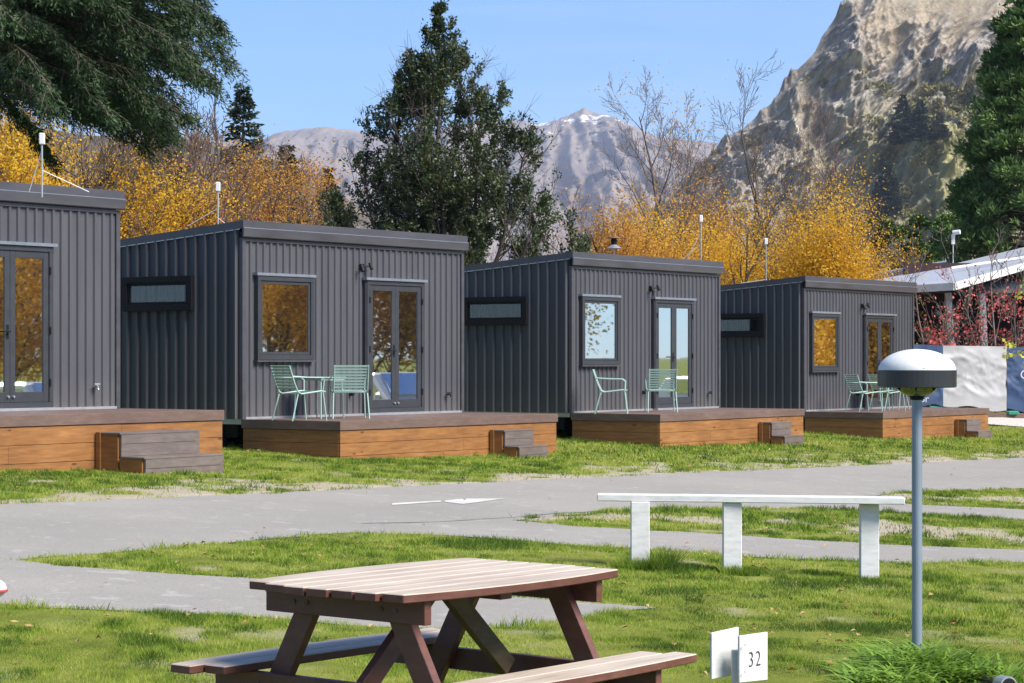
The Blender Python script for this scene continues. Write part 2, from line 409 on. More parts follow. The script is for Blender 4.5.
def flat_sheet(name, polys, mask, mat, lift, grid=.5):
    verts = []; edges = []
    for P in polys:
        b = len(verts); n = len(P); verts += [Vector((p[0], p[1])) for p in P]; edges += [(b+i, b+(i+1) % n) for i in range(n)]
    allp = np.vstack(polys); x0, y0 = allp.min(0); x1, y1 = allp.max(0)
    X, Y = np.meshgrid(np.arange(x0, x1, grid), np.arange(y0, y1, grid)); X = X.ravel(); Y = Y.ravel(); k = mask(X, Y)
    verts += [Vector((a, b)) for a, b in zip(X[k], Y[k])]
    vo, eo, fo, *_ = delaunay_2d_cdt(verts, edges, [], 0, 1e-4)
    vo = np.array([(v.x, v.y) for v in vo]); fo = np.array([f for f in fo if len(f) == 3])
    c = vo[fo].mean(1); keep = mask(c[:,0], c[:,1]); fo = fo[keep]
    a = vo[fo]; ar = (a[:,1,0]-a[:,0,0])*(a[:,2,1]-a[:,0,1])-(a[:,1,1]-a[:,0,1])*(a[:,2,0]-a[:,0,0])
    fo[ar < 0] = fo[ar < 0][:, ::-1]
    V = np.stack([vo[:,0], vo[:,1], GZ(vo[:,0], vo[:,1])+lift], -1)
    return tag(np_mesh(name, V, fo, mat), kind='structure')

def mat_asphalt():
    m, t, b = nodes('worn_asphalt')
    v = objvec(t)
    n1 = noise(t, .35, 5, v); n2 = noise(t, 34, 4, v, .85); n3 = noise(t, 4, 6, v)
    c = ramp(t, n1, [(.3, (.235,.22,.192)), (.7, (.30,.28,.243))])
    c = mixc(t, math_(t, 'MULTIPLY', math_(t, 'MINIMUM', 1.0, math_(t, 'MULTIPLY', math_(t, 'SUBTRACT', n2, .42, True), 3.0), True), .75), c, (.14,.14,.145))
    n5 = noise(t, 1.3, 8, objvec(t, (.5,1.6,1)), .7)
    c = mixc(t, math_(t, 'MULTIPLY', math_(t, 'SUBTRACT', n5, .45, True), 2.2), c, (.20,.195,.185))
    c = mixc(t, math_(t, 'MULTIPLY', math_(t, 'GREATER_THAN', n3, .62), .35), c, (.40,.385,.36))
    n6 = noise(t, 130, 2, v, .9); c = mixc(t, math_(t, 'MULTIPLY', math_(t, 'GREATER_THAN', n6, .62), .6), c, (.5,.48,.45))
    vo = N(t, 'ShaderNodeTexVoronoi', feature='DISTANCE_TO_EDGE'); vo.inputs['Scale'].default_value = .45
    wv = N(t, 'ShaderNodeVectorMath', operation='ADD'); 
    nn = N(t, 'ShaderNodeTexNoise'); nn.inputs['Scale'].default_value = 1.2; nn.inputs['Detail'].default_value = 5
    sc = N(t, 'ShaderNodeVectorMath', operation='SCALE'); sc.inputs['Scale'].default_value = 1.6
    t.links.new(v, nn.inputs['Vector']); t.links.new(nn.outputs['Color'], sc.inputs[0]); t.links.new(v, wv.inputs[0]); t.links.new(sc.outputs[0], wv.inputs[1]); t.links.new(wv.outputs[0], vo.inputs['Vector'])
    cr = math_(t, 'MULTIPLY', math_(t, 'LESS_THAN', vo.outputs['Distance'], .006), math_(t, 'GREATER_THAN', n1, .5))
    c = mixc(t, math_(t, 'MULTIPLY', cr, .12), c, (.09,.09,.09))
    t.links.new(c, b.inputs['Base Color']); b.inputs['Roughness'].default_value = .9
    bump(t, b, n2, .4, .006)
    return m
build_ground()
ASPH = mat_asphalt()
flat_sheet('road', [POLY_R, POLY_I2, POLY_I3], lambda X, Y: inpoly(X, Y, POLY_R) & ~inpoly(X, Y, POLY_I2) & ~inpoly(X, Y, POLY_I3), ASPH, -.004)
flat_sheet('pavement', [POLY_C], lambda X, Y: inpoly(X, Y, POLY_C), mat_simple('pale_gravel', (.42,.40,.37), .95, 0, .2, 25), .004, 1.0)
# faded white arrow painted on the road, and the tarred joint
arrow = plan([(392,505),(441,501.8),(441,500.4),(392,503.2)]); head = plan([(445,502),(463,504),(478,502.2),(504,498.5),(470,498.6),(445,500.4)])
mw = mat_simple('worn_road_paint', (.46,.45,.43), .8, 0, .15, 20)
for P in (arrow, head): flat_sheet('road_marking', [densify(P, .3, .0)], lambda X, Y, P=P: inpoly(X, Y, P), mw, .001)
jl = densify(plan([(362,523),(440,521.5),(487,518.5),(560,512.8),(700,505)]), .4, .02, closed=False)
nrm = np.gradient(jl, axis=0); nrm = np.stack([-nrm[:,1], nrm[:,0]], -1); nrm /= np.linalg.norm(nrm, axis=1)[:,None]
wj = (.008+.02*np.random.RandomState(1).rand(len(jl)))[:,None]
JP = np.vstack([jl-nrm*wj, (jl+nrm*wj)[::-1]])
flat_sheet('road_joint', [JP], lambda X, Y: inpoly(X, Y, JP), mat_simple('tar_joint', (.17,.165,.16), .8), .001)

# ------------------------------------------------------------------ grass blades (stuff)
def build_grass():
    r = np.random.RandomState(11)
    def band(y0, y1, n, mx=2.0):
        y = np.sqrt(r.rand(n)*(y1**2-y0**2)+y0**2); x = (r.rand(n)*2-1)*(.2226*y+mx); return x, y
    parts = []
    for (y0, y1, n, h, w) in ((9.0, 16, 380000, .018, .0055), (16, 24, 300000, .021, .008), (24, 36, 260000, .030, .012), (36, 58, 190000, .042, .02)):
        x, y = band(y0, y1, n); 
        e = r.randn(n)*.05
        keep = ~paved(x+e, y+e*.6); x, y = x[keep], y[keep]
        d = dirtmask(x, y); keep = r.rand(len(x)) > d*.9; x, y = x[keep], y[keep]
        parts.append((x, y, np.full(len(x), h), np.full(len(x), w)))
    # ragged taller fringe along edges of paving
    for P, n in ((POLY_R, 26000), (POLY_I2, 9000), (POLY_I3, 4000)):
        i = r.randint(0, len(P)-1, n); t = r.rand(n)[:,None]; p = P[i]*(1-t)+P[i+1]*t+r.randn(n, 2)*.05
        cl = fbm(p[:,0]*1.7, p[:,1]*1.7, 3) > .47
        k = (np.abs(p[:,0]) < .2226*p[:,1]+2) & (p[:,1] < 45) & cl; p = p[k]
        parts.append((p[:,0], p[:,1], np.full(len(p), .03), np.full(len(p), .008)))
    for (tx, ty, R_, n, hh) in TUFTS:
        a = r.rand(n)*6.283; rr = R_*np.sqrt(r.rand(n)); parts.append((tx+rr*np.cos(a), ty+rr*np.sin(a), np.full(n, hh), np.full(n, .008)))
    x = np.concatenate([p[0] for p in parts]); y = np.concatenate([p[1] for p in parts]); h = np.concatenate([p[2] for p in parts]); w = np.concatenate([p[3] for p in parts])
    n = len(x); tall = fbm(x*1.6+9, y*1.6, 4); big = np.clip((fbm(x*.9+70, y*.9, 3)-.6)*6, 0, 1)
    fine = fbm(x*4.5+3, y*3.2+8, 3); h = h*(.3+.6*r.rand(n)+1.2*np.clip(tall-.45, 0, 1)*2+2.6*np.clip(fine-.52, 0, 1)*2+.5*big)
    az = r.rand(n)*6.283; lean = h*(.3+.9*r.rand(n)); wx = np.cos(az)*w/2; wy = np.sin(az)*w/2
    la = r.rand(n)*6.283
    z = GZ(x, y)-.012
    V = np.empty((n, 3, 3), np.float32)
    V[:,0] = np.stack([x-wx, y-wy, z], -1); V[:,1] = np.stack([x+wx, y+wy, z], -1)
    V[:,2] = np.stack([x+np.cos(la)*lean, y+np.sin(la)*lean, z+h+.012], -1)
    tint = np.clip(.5+.9*(fbm(x*.7, y*.7, 4)-.5)+1.1*(fbm(x*3+50, y*3, 3)-.5)-1.3*np.clip(fine-.55, 0, 1)+.9*(fbm(x*9+5, y*6, 2)-.5)+r.randn(n)*.13-.35*big, 0, 1)
    m, t, b = nodes('grass_blade')
    at = N(t, 'ShaderNodeAttribute', attribute_name='tint')
    c = ramp(t, at.outputs['Fac'], [(.05, (.07,.13,.015)), (.32, (.15,.245,.022)), (.55, (.27,.36,.04)), (.95, (.42,.44,.11))])
    t.links.new(c, b.inputs['Base Color']); b.inputs['Roughness'].default_value = .6; b.inputs['Specular IOR Level'].default_value = .2
    tr = N(t, 'ShaderNodeBsdfTranslucent'); t.links.new(c, tr.inputs[0]); mx = N(t, 'ShaderNodeMixShader'); mx.inputs[0].default_value = .4
    t.links.new(b.outputs[0], mx.inputs[1]); t.links.new(tr.outputs[0], mx.inputs[2]); t.links.new(mx.outputs[0], t.nodes['Material Output'].inputs[0])
    o = np_mesh('grass', V.reshape(-1, 3), np.arange(n*3).reshape(-1, 3), m, attrs={'tint': np.repeat(tint, 3)})
    # blades shade like the lawn they form: normals bent towards the sky
    tag(o, 'short bright green lawn with yellowish patches', 'grass', kind='stuff')

# ------------------------------------------------------------------ mountains
def haze_free_rock():
    m, t, b = nodes('crag_rock')
    v = objvec(t, (1,1,1), True)
    at = N(t, 'ShaderNodeAttribute', attribute_name='rock'); ag = N(t, 'ShaderNodeAttribute', attribute_name='green')
    n1 = noise(t, .03, 8, v, .7); n2 = noise(t, .16, 9, objvec(t, (1,.4,.55), True), .8); n3 = noise(t, .7, 5, v, .7)
    rock = ramp(t, n2, [(.32, (.12,.12,.13)), (.45, (.27,.255,.25)), (.56, (.37,.34,.31)), (.68, (.50,.455,.405))])
    tan = ramp(t, n1, [(.3, (.22,.18,.125)), (.55, (.33,.27,.195)), (.75, (.42,.35,.265))])
    f = math_(t, 'ADD', at.outputs['Fac'], math_(t, 'MULTIPLY', math_(t, 'SUBTRACT', n3, .5), 1.4), True)
    c = mixc(t, f, tan, rock)
    r0 = N(t, 'ShaderNodeMapping'); r0.inputs['Rotation'].default_value = (0, .66, 0); t.links.new(v, r0.inputs[0])
    vr = N(t, 'ShaderNodeMapping'); vr.inputs['Scale'].default_value = (.4, .6, 1.3); t.links.new(r0.outputs[0], vr.inputs[0])
    vc = N(t, 'ShaderNodeTexVoronoi', feature='DISTANCE_TO_EDGE'); vc.inputs['Scale'].default_value = .16
    vw = N(t, 'ShaderNodeVectorMath', operation='ADD'); vn = N(t, 'ShaderNodeTexNoise'); vn.inputs['Scale'].default_value = .12; vn.inputs['Detail'].default_value = 6
    vs_ = N(t, 'ShaderNodeVectorMath', operation='SCALE'); vs_.inputs['Scale'].default_value = 12
    t.links.new(vr.outputs[0], vn.inputs['Vector']); t.links.new(vn.outputs['Color'], vs_.inputs[0]); t.links.new(vr.outputs[0], vw.inputs[0]); t.links.new(vs_.outputs[0], vw.inputs[1]); t.links.new(vw.outputs[0], vc.inputs['Vector'])
    crk = math_(t, 'SUBTRACT', 1.0, math_(t, 'MULTIPLY', vc.outputs['Distance'], 9.0), True)
    c = mixc(t, math_(t, 'MULTIPLY', math_(t, 'MULTIPLY', crk, f), .7), c, (.075,.075,.09))
    n9 = noise(t, .35, 7, vr.outputs[0], .85)
    c = mixc(t, math_(t, 'MULTIPLY', math_(t, 'SUBTRACT', n9, .5, True), 3.0, True), c, (.48,.435,.375))
    c = mixc(t, math_(t, 'MULTIPLY', math_(t, 'SUBTRACT', .47, n9, True), 3.0, True), c, (.10,.095,.09))
    g = ramp(t, n2, [(.3, (.10,.115,.045)), (.5, (.23,.22,.08)), (.7, (.45,.40,.18))])
    gf = math_(t, 'MULTIPLY', ag.outputs['Fac'], math_(t, 'GREATER_THAN', math_(t, 'ADD', n3, math_(t, 'MULTIPLY', n1, .4)), .62), True)
    c = mixc(t, math_(t, 'MULTIPLY', gf, .8), c, g)
    t.links.new(c, b.inputs['Base Color']); b.inputs['Roughness'].default_value = .95; b.inputs['Specular IOR Level'].default_value = .1
    bump(t, b, n3, .6, 1.2)
    return m
CRAG = {}
def build_crag():
    D = 900.
    sk = np.array([(440,330),(560,290),(600,262),(640,235),(665,200),(700,166),(720,150),(735,130),(745,122),(760,110),(775,98),(785,88),(790,74),(800,63),(815,44),(825,24),(838,7),(850,-4),(900,-28),(1024,-60),(1200,-130),(1500,-200)], float)
    nu, nv = 900, 520
    pxs = np.linspace(440, 1500, nu); hr = np.interp(pxs, sk[:,0], HY-sk[:,1])/F*D+ZC
    hr = hr+(rmf(pxs/38, pxs*0+2.3, 6)-.32)*9*np.clip((pxs-600)/60, 0, 1)*np.clip((900-pxs)/60, 0, 1)
    X1 = (pxs-512)/F*D
    v = np.linspace(0, 1, nv)
    U, Vv = np.meshgrid(X1, v); H = np.tile(hr, (nv, 1))
    fr = (Vv)
    depth = 150*(1-fr)**1.15
    Z = H*fr
    # gullies and strata run diagonally, low left to high right
    a = math.radians(38); P = U*math.cos(a)+Z*math.sin(a); Q = -U*math.sin(a)+Z*math.cos(a)
    wx = pnoise(U/60+5, Z/60)*14+pnoise(U/21, Z/21+4)*5; wz = pnoise(U/55+1, Z/55+9)*10+pnoise(U/19+3, Z/19)*4
    P = P+wx; Q = Q+wz
    g1 = rmf(P/120+3, Q/42+1, 8, gain=.56); g2 = rmf(P/34, Q/13+7, 7, gain=.6); g3 = rmf((U+wx)/16, (Z+wz)/24+2, 6, gain=.6); g4 = rmf(P/26+9, Q/4.5, 6, gain=.6)
    big = fbm(U/110+4, Z/110+8, 3)
    smooth = np.clip((Z-118)/14+(fbm(U/20, Z/20, 3)-.5)*2, 0, 1)*np.clip((U-125)/25, 0, 1)
    amp = (1-.88*smooth)*np.clip((H-5)/60, .1, 1)
    disp = (g1-.35)*27*amp+(g2-.3)*13*amp+(g3-.3)*8*amp+(g4-.3)*6*amp+(big-.5)*18
    # a deep gully that splits the main face from the right-hand buttress
    gl = U-(70+ (Z-20)*1.25); disp -= 9*np.exp(-(gl/9)**2)*np.clip(Z/30, 0, 1)*(Z < 118)
    gl2 = U-(150+(Z-60)*-.15); disp += 20*np.exp(-(gl2/14)**2)*np.clip((95-Z)/20, 0, 1)
    fade = np.clip((1-fr)*9+.35, 0, 1); Y = D-depth-disp*.8*fade
    Z2 = Z+(disp-(big-.5)*18)*.34*np.clip((1-fr)*9+.25, 0, 1)*np.clip(fr*4, 0, 1)
    Xw = U.copy()
    V = np.stack([Xw, Y, Z2], -1).reshape(-1, 3)
    # back slope away from the ridge so the hill is a solid mass
    I = np.arange(nu*nv).reshape(nv, nu)
    Fq = np.stack([I[:-1,:-1], I[:-1,1:], I[1:,1:], I[1:,:-1]], -1).reshape(-1, 4)
    back = np.stack([X1, np.full(nu, D+500), np.zeros(nu)], -1); b0 = len(V)
    V = np.vstack([V, back]); J = b0+np.arange(nu)
    Fb = np.stack([I[-1,:-1], I[-1,1:], J[1:], J[:-1]], -1)
    rock = np.clip(.68-.9*smooth+(g2-.3)*1.0+(g4-.3)*.6, 0, 1).ravel(); 
    green = (np.clip((U-95)/50, 0, 1)*np.clip((112-Z)/35, 0, 1)*(1-smooth)).ravel()
    z0 = np.zeros(nu)
    o = np_mesh('mountain', V, np.vstack([Fq, Fb]), haze_free_rock(), smooth=False, attrs={'rock': np.concatenate([rock, z0]), 'green': np.concatenate([green, z0])})
    tag(o, kind='structure')
    CRAG.update(V=V[:nu*nv].reshape(nv, nu, 3))
build_crag()
def crag_at(px, py):
    V = CRAG['V']; sx = 512+F*V[...,0]/V[...,1]; sy = HY-F*(V[...,2]-ZC)/V[...,1]
    i = np.argmin((sx-px)**2+(sy-py)**2); return V.reshape(-1, 3)[i]

def build_range(name, D, sk, depth, amp, cols, snow=0, seed=0, nu=700, nv=220):
    sk = np.array(sk, float); pxs = np.linspace(sk[0,0], sk[-1,0], nu); hr = np.interp(pxs, sk[:,0], HY-sk[:,1])/F*D+ZC
    X1 = (pxs-512)/F*D; v = np.linspace(0, 1, nv); U, Vv = np.meshgrid(X1, v); H = np.tile(hr, (nv, 1))
    L = hr.max()
    g = ridged(U/L*2.2+seed, Vv*1.1+seed, 7, .58); g2 = ridged(U/L*7+seed, Vv*3, 5, .6)
    g = g+.0
    Z = H*Vv*1.0; Y = D-depth*(1-Vv)-(g-.5)*amp*np.clip((1-Vv)*6+.2, 0, 1)-(g2-.5)*amp*.3*np.clip((1-Vv)*6+.1, 0, 1)
    Z = Z+(g2-.5)*L*.015
    V = np.stack([U, Y, Z], -1).reshape(-1, 3); I = np.arange(nu*nv).reshape(nv, nu)
    Fq = np.stack([I[:-1,:-1], I[:-1,1:], I[1:,1:], I[1:,:-1]], -1).reshape(-1, 4)
    back = np.stack([X1, np.full(nu, D+depth*1.2), np.zeros(nu)], -1); b0 = len(V); V = np.vstack([V, back]); J = b0+np.arange(nu)
    Fq = np.vstack([Fq, np.stack([I[-1,:-1], I[-1,1:], J[1:], J[:-1]], -1)])
    m, t, b = nodes(name+'_slopes'); vv = objvec(t, (1,1,1), True)
    n1 = noise(t, 3.0/L, 9, vv, .65); c = ramp(t, n1, [(.3, cols[0]), (.5, cols[1]), (.7, cols[2])])
    if snow:
        at = N(t, 'ShaderNodeAttribute', attribute_name='snow'); n2 = noise(t, 14.0/L, 8, objvec(t, (.45,.45,1.6), True), .7)
        f = math_(t, 'GREATER_THAN', math_(t, 'ADD', n2, math_(t, 'MULTIPLY', at.outputs['Fac'], .36)), .91)
        c = mixc(t, math_(t, 'MULTIPLY', f, .85), c, (.75,.78,.82))
    t.links.new(c, b.inputs['Base Color']); b.inputs['Roughness'].default_value = .95; b.inputs['Specular IOR Level'].default_value = .05
    bump(t, b, noise(t, 30.0/L, 6, vv, .7), .7, L*.012)
    sn = np.concatenate([(np.clip((Z/L-.45)/.5, 0, 1)*np.clip((U/D*F+512-430)/110, 0, 1)).ravel(), np.zeros(nu)])
    tag(np_mesh('mountain' if snow else 'hill', V, Fq, m, smooth=True, attrs={'snow': sn}), kind='structure')
build_range('far_range', 7000., [(-500,200),(-200,165),(0,150),(130,138),(190,134),(255,141),(275,136),(300,129.5),(326,126),(347,128.5),(380,136),(430,132),(480,120),(519,117),(545,122.5),(559,119),(574,111.5),(585,106.5),(592,110.5),(600,114),(620,121),(640,129.5),(665,138),(690,139.5),(725,143),(780,150),(900,180),(1100,220)],
            3200, 950, [(.14,.125,.12), (.215,.185,.165), (.30,.255,.22)], snow=1, seed=2)
build_range('wooded_hill', 2200., [(-600,120),(-200,120),(0,125),(140,139),(200,140),(250,150),(290,163),(330,185),(370,215),(420,245),(470,262),(560,285),(660,310)],
            700, 240, [(.05,.05,.04), (.10,.085,.06), (.16,.13,.09)], seed=9, nu=400, nv=120)

# ------------------------------------------------------------------ cabins
SA = {}
def ribbed(x0, x1, ztop0, ztop1, z0, pitch, rw, rd, slope):
    """profiled sheet in the x-z plane, ribs stand out towards -y"""
    xs = []; ys = []; x = x0
    while x < x1-.001:
        a = min(x+pitch-rw-2*slope, x1)
        for px, py in ((x, 0), (a, 0), (a+slope, rd), (a+slope+rw, rd)):
            if px <= x1: xs.append(px); ys.append(-py)
        x += pitch
    xs.append(x1); ys.append(0)
    b = MB(); n = len(xs)
    vs = [(xs[i], ys[i], z0) for i in range(n)]+[(xs[i], ys[i], ztop0+(ztop1-ztop0)*(xs[i]-x0)/(x1-x0)) for i in range(n)]
    b.add(vs, [(i, i+1, n+i+1, n+i) for i in range(n-1)]); return b
def rect_frame(b, x0, x1, z0, z1, w, y0, y1):
    b.box(x0, x1, y0, y1, z1-w, z1); b.box(x0, x1, y0, y1, z0, z0+w); b.box(x0, x0+w, y0, y1, z0+w, z1-w); b.box(x1-w, x1, y0, y1, z0+w, z1-w)

CL, CD, CH = 5.62, 3.4, 3.0     # length, depth, height of a cabin
def side_xf(o):   # local frame of the left side wall: x from back to front corner
    o.rotation_euler = (0, 0, -math.pi/2); o.location = (0, CD, 0)
def make_cabin(P, ang, zdeck, ground, label, opts):
    """local x along the front, local y towards the back, local z=0 on the deck level"""
    c = empty('cabin', (P[0], P[1], zdeck), ang, label, 'cabin', 'dark grey tiny cabins standing in a row')
    drop = .27
    # front, back
    ribbed(.07, CL-.07, CH-.27, CH-.27, -.02, .155, .034, .028, .013).build('front_cladding', M['clad'], c)
    bk = ribbed(0, CL, CH-.22-drop, CH-.22-drop, -.02, .207, .036, .026, .012).build('back_cladding', M['clad'], c); bk.rotation_euler = (0,0,math.pi); bk.location = (CL, CD, 0)
    s = ribbed(.02, CD-.05, CH-.13-drop, CH-.13, -.02, .207, .030, .048, .012).build('side_cladding', M['clad'], c); side_xf(s)
    s2 = ribbed(.05, CD-.02, CH-.13, CH-.13-drop, -.02, .207, .030, .032, .008).build('side_cladding', M['clad'], c); s2.rotation_euler = (0,0,math.pi/2); s2.location = (CL, 0, 0)
    # inner core so the walls are solid
    MB().prism([(.03,.03,-.02),(.03,CD-.03,-.02),(.03,CD-.03,CH-.16-drop),(.03,.03,CH-.16)], 0, (CL-.06,0,0)).build('wall_core', M['trim'], c)
    # roof
    r = MB(); r.prism([(-.035,-.06,CH-.125),(-.035,CD+.08,CH-.125-drop-.01),(-.035,CD+.08,CH-.015-drop-.01),(-.035,-.06,CH-.004)], 0, (CL+.075,0,0))
    ro = r.build('roof', M['trim'], c)
    f = MB(); f.box(-.038, CL+.043, -.078, -.062, CH-.118, CH); f.build('fascia', M['fascia'], ro, bevel=.004)
    g = MB(); g.prism([(-.045,-.062,CH-.262),(-.045,-.098,CH-.252),(-.045,-.104,CH-.126),(-.045,-.062,CH-.122)], 0, (CL+.088,0,0)); g.build('gutter', M['fascia'], ro, bevel=.006)
    MB().box(-.045, CL+.04, -.100, -.080, CH-.121, CH-.110).build('bright_edge_strip', M['flash'], ro)  # pale lip added to paint the highlight line between fascia and gutter
    # thin bright drip edge on the sides
    d = MB(); d.prism([(-.045,.0,CH-.142),(-.045,CD,CH-.142-drop),(-.045,CD,CH-.128-drop),(-.045,0,CH-.128)], 0, (.012,0,0)); d.build('bright_edge_strip', M['steel'], ro)
    # corner trims, top and base trims of the front
    for x in (0, CL-.07): MB().box(x-.004, x+.072, -.034, .04, -.02, CH-.265).build('corner_trim', M['fascia'], c, bevel=.004)
    MB().box(.07, CL-.07, -.036, -.002, CH-.315, CH-.268).build('top_trim', M['fascia'], c)
    MB().box(.07, CL-.07, -.036, -.002, -.025, .012).build('base_trim', M['steel'], c)
    # front window
    if opts.get('window', True):
        x0, x1, z0, z1 = .29, 1.61, .88, 2.17
        w = MB(); rect_frame(w, x0, x1, z0, z1, .075, -.085, .0); wo = w.build('window', M['frame'], c, bevel=.004)
        s_ = MB(); rect_frame(s_, x0+.078, x1-.078, z0+.078, z1-.078, .045, -.066, -.0); s_.build('sash', M['frame'], wo, bevel=.003)
        MB().box(x0+.12, x1-.12, -.05, -.03, z0+.12, z1-.12).build('pane', M['glass'], wo)
        MB().box(x0-.03, x1+.03, -.10, -.0, z1+.003, z1+.045).build('head_flashing', M['flash'], wo)
        MB().box(x0-.02, x1+.02, -.095, -.0, z0-.03, z0-.003).build('sill', M['fascia'], wo)
    # french door
    ds = opts.get('shift', 0); x0, x1, z0, z1 = 2.93+ds, 4.44+ds, .02, 2.17
    w = MB(); rect_frame(w, x0, x1, z0, z1, .07, -.085, 0); w.box(x0-.028, x0-.002, -.07, 0, z0, z1); dr = w.build('door_frame', M['black'] if opts.get('darkdoor') else M['frame'], c, bevel=.004)
    MB().box(x0-.05, x1+.05, -.115, 0, z1+.003, z1+.045).build('head_flashing', M['flash'], dr)
    MB().box(x0, x1, -.14, -.0, -.02, .018).build('threshold', M['steel'], dr)
    xm = (x0+x1)/2
    for (a, b_, sgn) in ((x0+.073, xm-.002, 1), (xm+.002, x1-.073, -1)):
        l = MB(); l.box(a, a+.09, -.068, -.02, z0+.072, z1-.072); l.box(b_-.09, b_, -.068, -.02, z0+.072, z1-.072)
        l.box(a+.09, b_-.09, -.068, -.02, z1-.165, z1-.072); l.box(a+.09, b_-.09, -.068, -.02, z0+.072, z0+.21)
        lf = l.build('door', M['frame'], c, bevel=.004)
        MB().box(a+.085, b_-.085, -.05, -.032, z0+.2, z1-.16).build('pane', M['glass'], lf)
        hx = b_-.045 if sgn > 0 else a+.045
        if sgn > 0:
            h = MB(); h.tube([(hx, -.07, 1.03), (hx, -.125, 1.03)], .011); h.tube([(hx, -.12, 1.03), (hx-.12, -.12, 1.03)], .011); h.box(hx-.02, hx+.02, -.074, -.069, .93, 1.12)
            h.build('handle', M['black'], lf)
        MB().tube([(hx, -.07, z0+.15), (hx, -.10, z0+.15)], .016).build('floor_latch', M['steel'], lf)
        for hz in (.35, 1.05, 1.85): MB().tube([((a-.012) if sgn > 0 else (b_+.012), -.092, hz-.05), ((a-.012) if sgn > 0 else (b_+.012), -.092, hz+.05)], .012).build('hinge', M['black'], lf)
    # wall light with two spots
    l = MB(); l.box(2.80, 2.88, -.06, -.02, 2.33, 2.43); l.tube([(2.84,-.05,2.38),(2.74,-.13,2.36)], .012); l.tube([(2.84,-.05,2.38),(2.95,-.13,2.40)], .012)
    lo = l.build('wall_light', M['black'], c)
    for (xx, zz) in ((2.74, 2.35), (2.96, 2.39)): MB().tube([(xx, -.11, zz+.055), (xx-.01, -.16, zz-.045)], .028, 12).build('spotlight', M['black'], lo)
    # outlet and tap low on the wall
    MB().box(2.52, 2.60, -.05, -.02, .30, .37).tube([(2.56,-.05,.33),(2.56,-.10,.33)], .03).build('power_outlet', M['black'], c)
    tp = MB(); tp.tube([(5.12,-.03,.29),(5.12,-.11,.29),(5.12,-.115,.25)], .012); tp.tube([(5.07,-.09,.32),(5.17,-.09,.32)], .011); tp.tube([(5.12,-.09,.29),(5.12,-.09,.33)], .009); tp.build('tap', M['steel'] if opts.get('brighttap') else M['black'], c)
    # side window with curtain (in the side wall's own frame)
    sw = empty_part = None
    x0, x1, z0, z1 = CD-2.42, CD-.93, 1.64, 2.18
    w = MB(); rect_frame(w, x0, x1, z0, z1, .10, -.11, .0); sw = w.build('side_window', M['black'], c, bevel=.004); side_xf(sw)
    s_ = MB(); rect_frame(s_, x0+.103, x1-.103, z0+.103, z1-.103, .04, -.085, -.02); s_.build('sash', M['black'], sw)
    cu = MB(); n = 90; vs = []
    for i in range(n+1):
        xx = x0+.14+(x1-x0-.28)*i/n; yy = -.043+.008*math.sin(i*1.1+.7*math.sin(i*.37))
        vs += [(xx, yy, z0+.14), (xx, yy, z1-.14)]
    cu.add(vs, [(2*i, 2*i+2, 2*i+3, 2*i+1) for i in range(n)]); cu.build('window_backing', M['window_backing'] if opts.get('window_backing') else M['darkin'], sw)  # cabins without cloth get a dark sheet painting the unlit room
    MB().box(x0+.14, x1-.14, -.070, -.064, z0+.14, z1-.14).build('pane', M['clear'], sw)
    # chassis and wheels below
    MB().box(.25, CL-.25, .3, CD-.3, ground+.32, -.03).build('chassis', M['black'], c)
    MB().box(.04, CL-.04, .04, CD-.04, -.10, -.021).build('floor_beam', M['steel'], c)
    for xx in (.12, CL-.5):
        for yy in (.55, CD-1.0):
            wl = MB(); wl.tube([(xx, yy+.3, ground+.24), (xx+.22, yy+.3, ground+.24)], .25, 20); wo = wl.build('wheel', M['rubber'], c)
            MB().tube([(xx-.012, yy+.3, ground+.24), (xx+.232, yy+.3, ground+.24)], .13, 16).build('rim', M['steel'], wo)
    # antenna on the roof
    return c

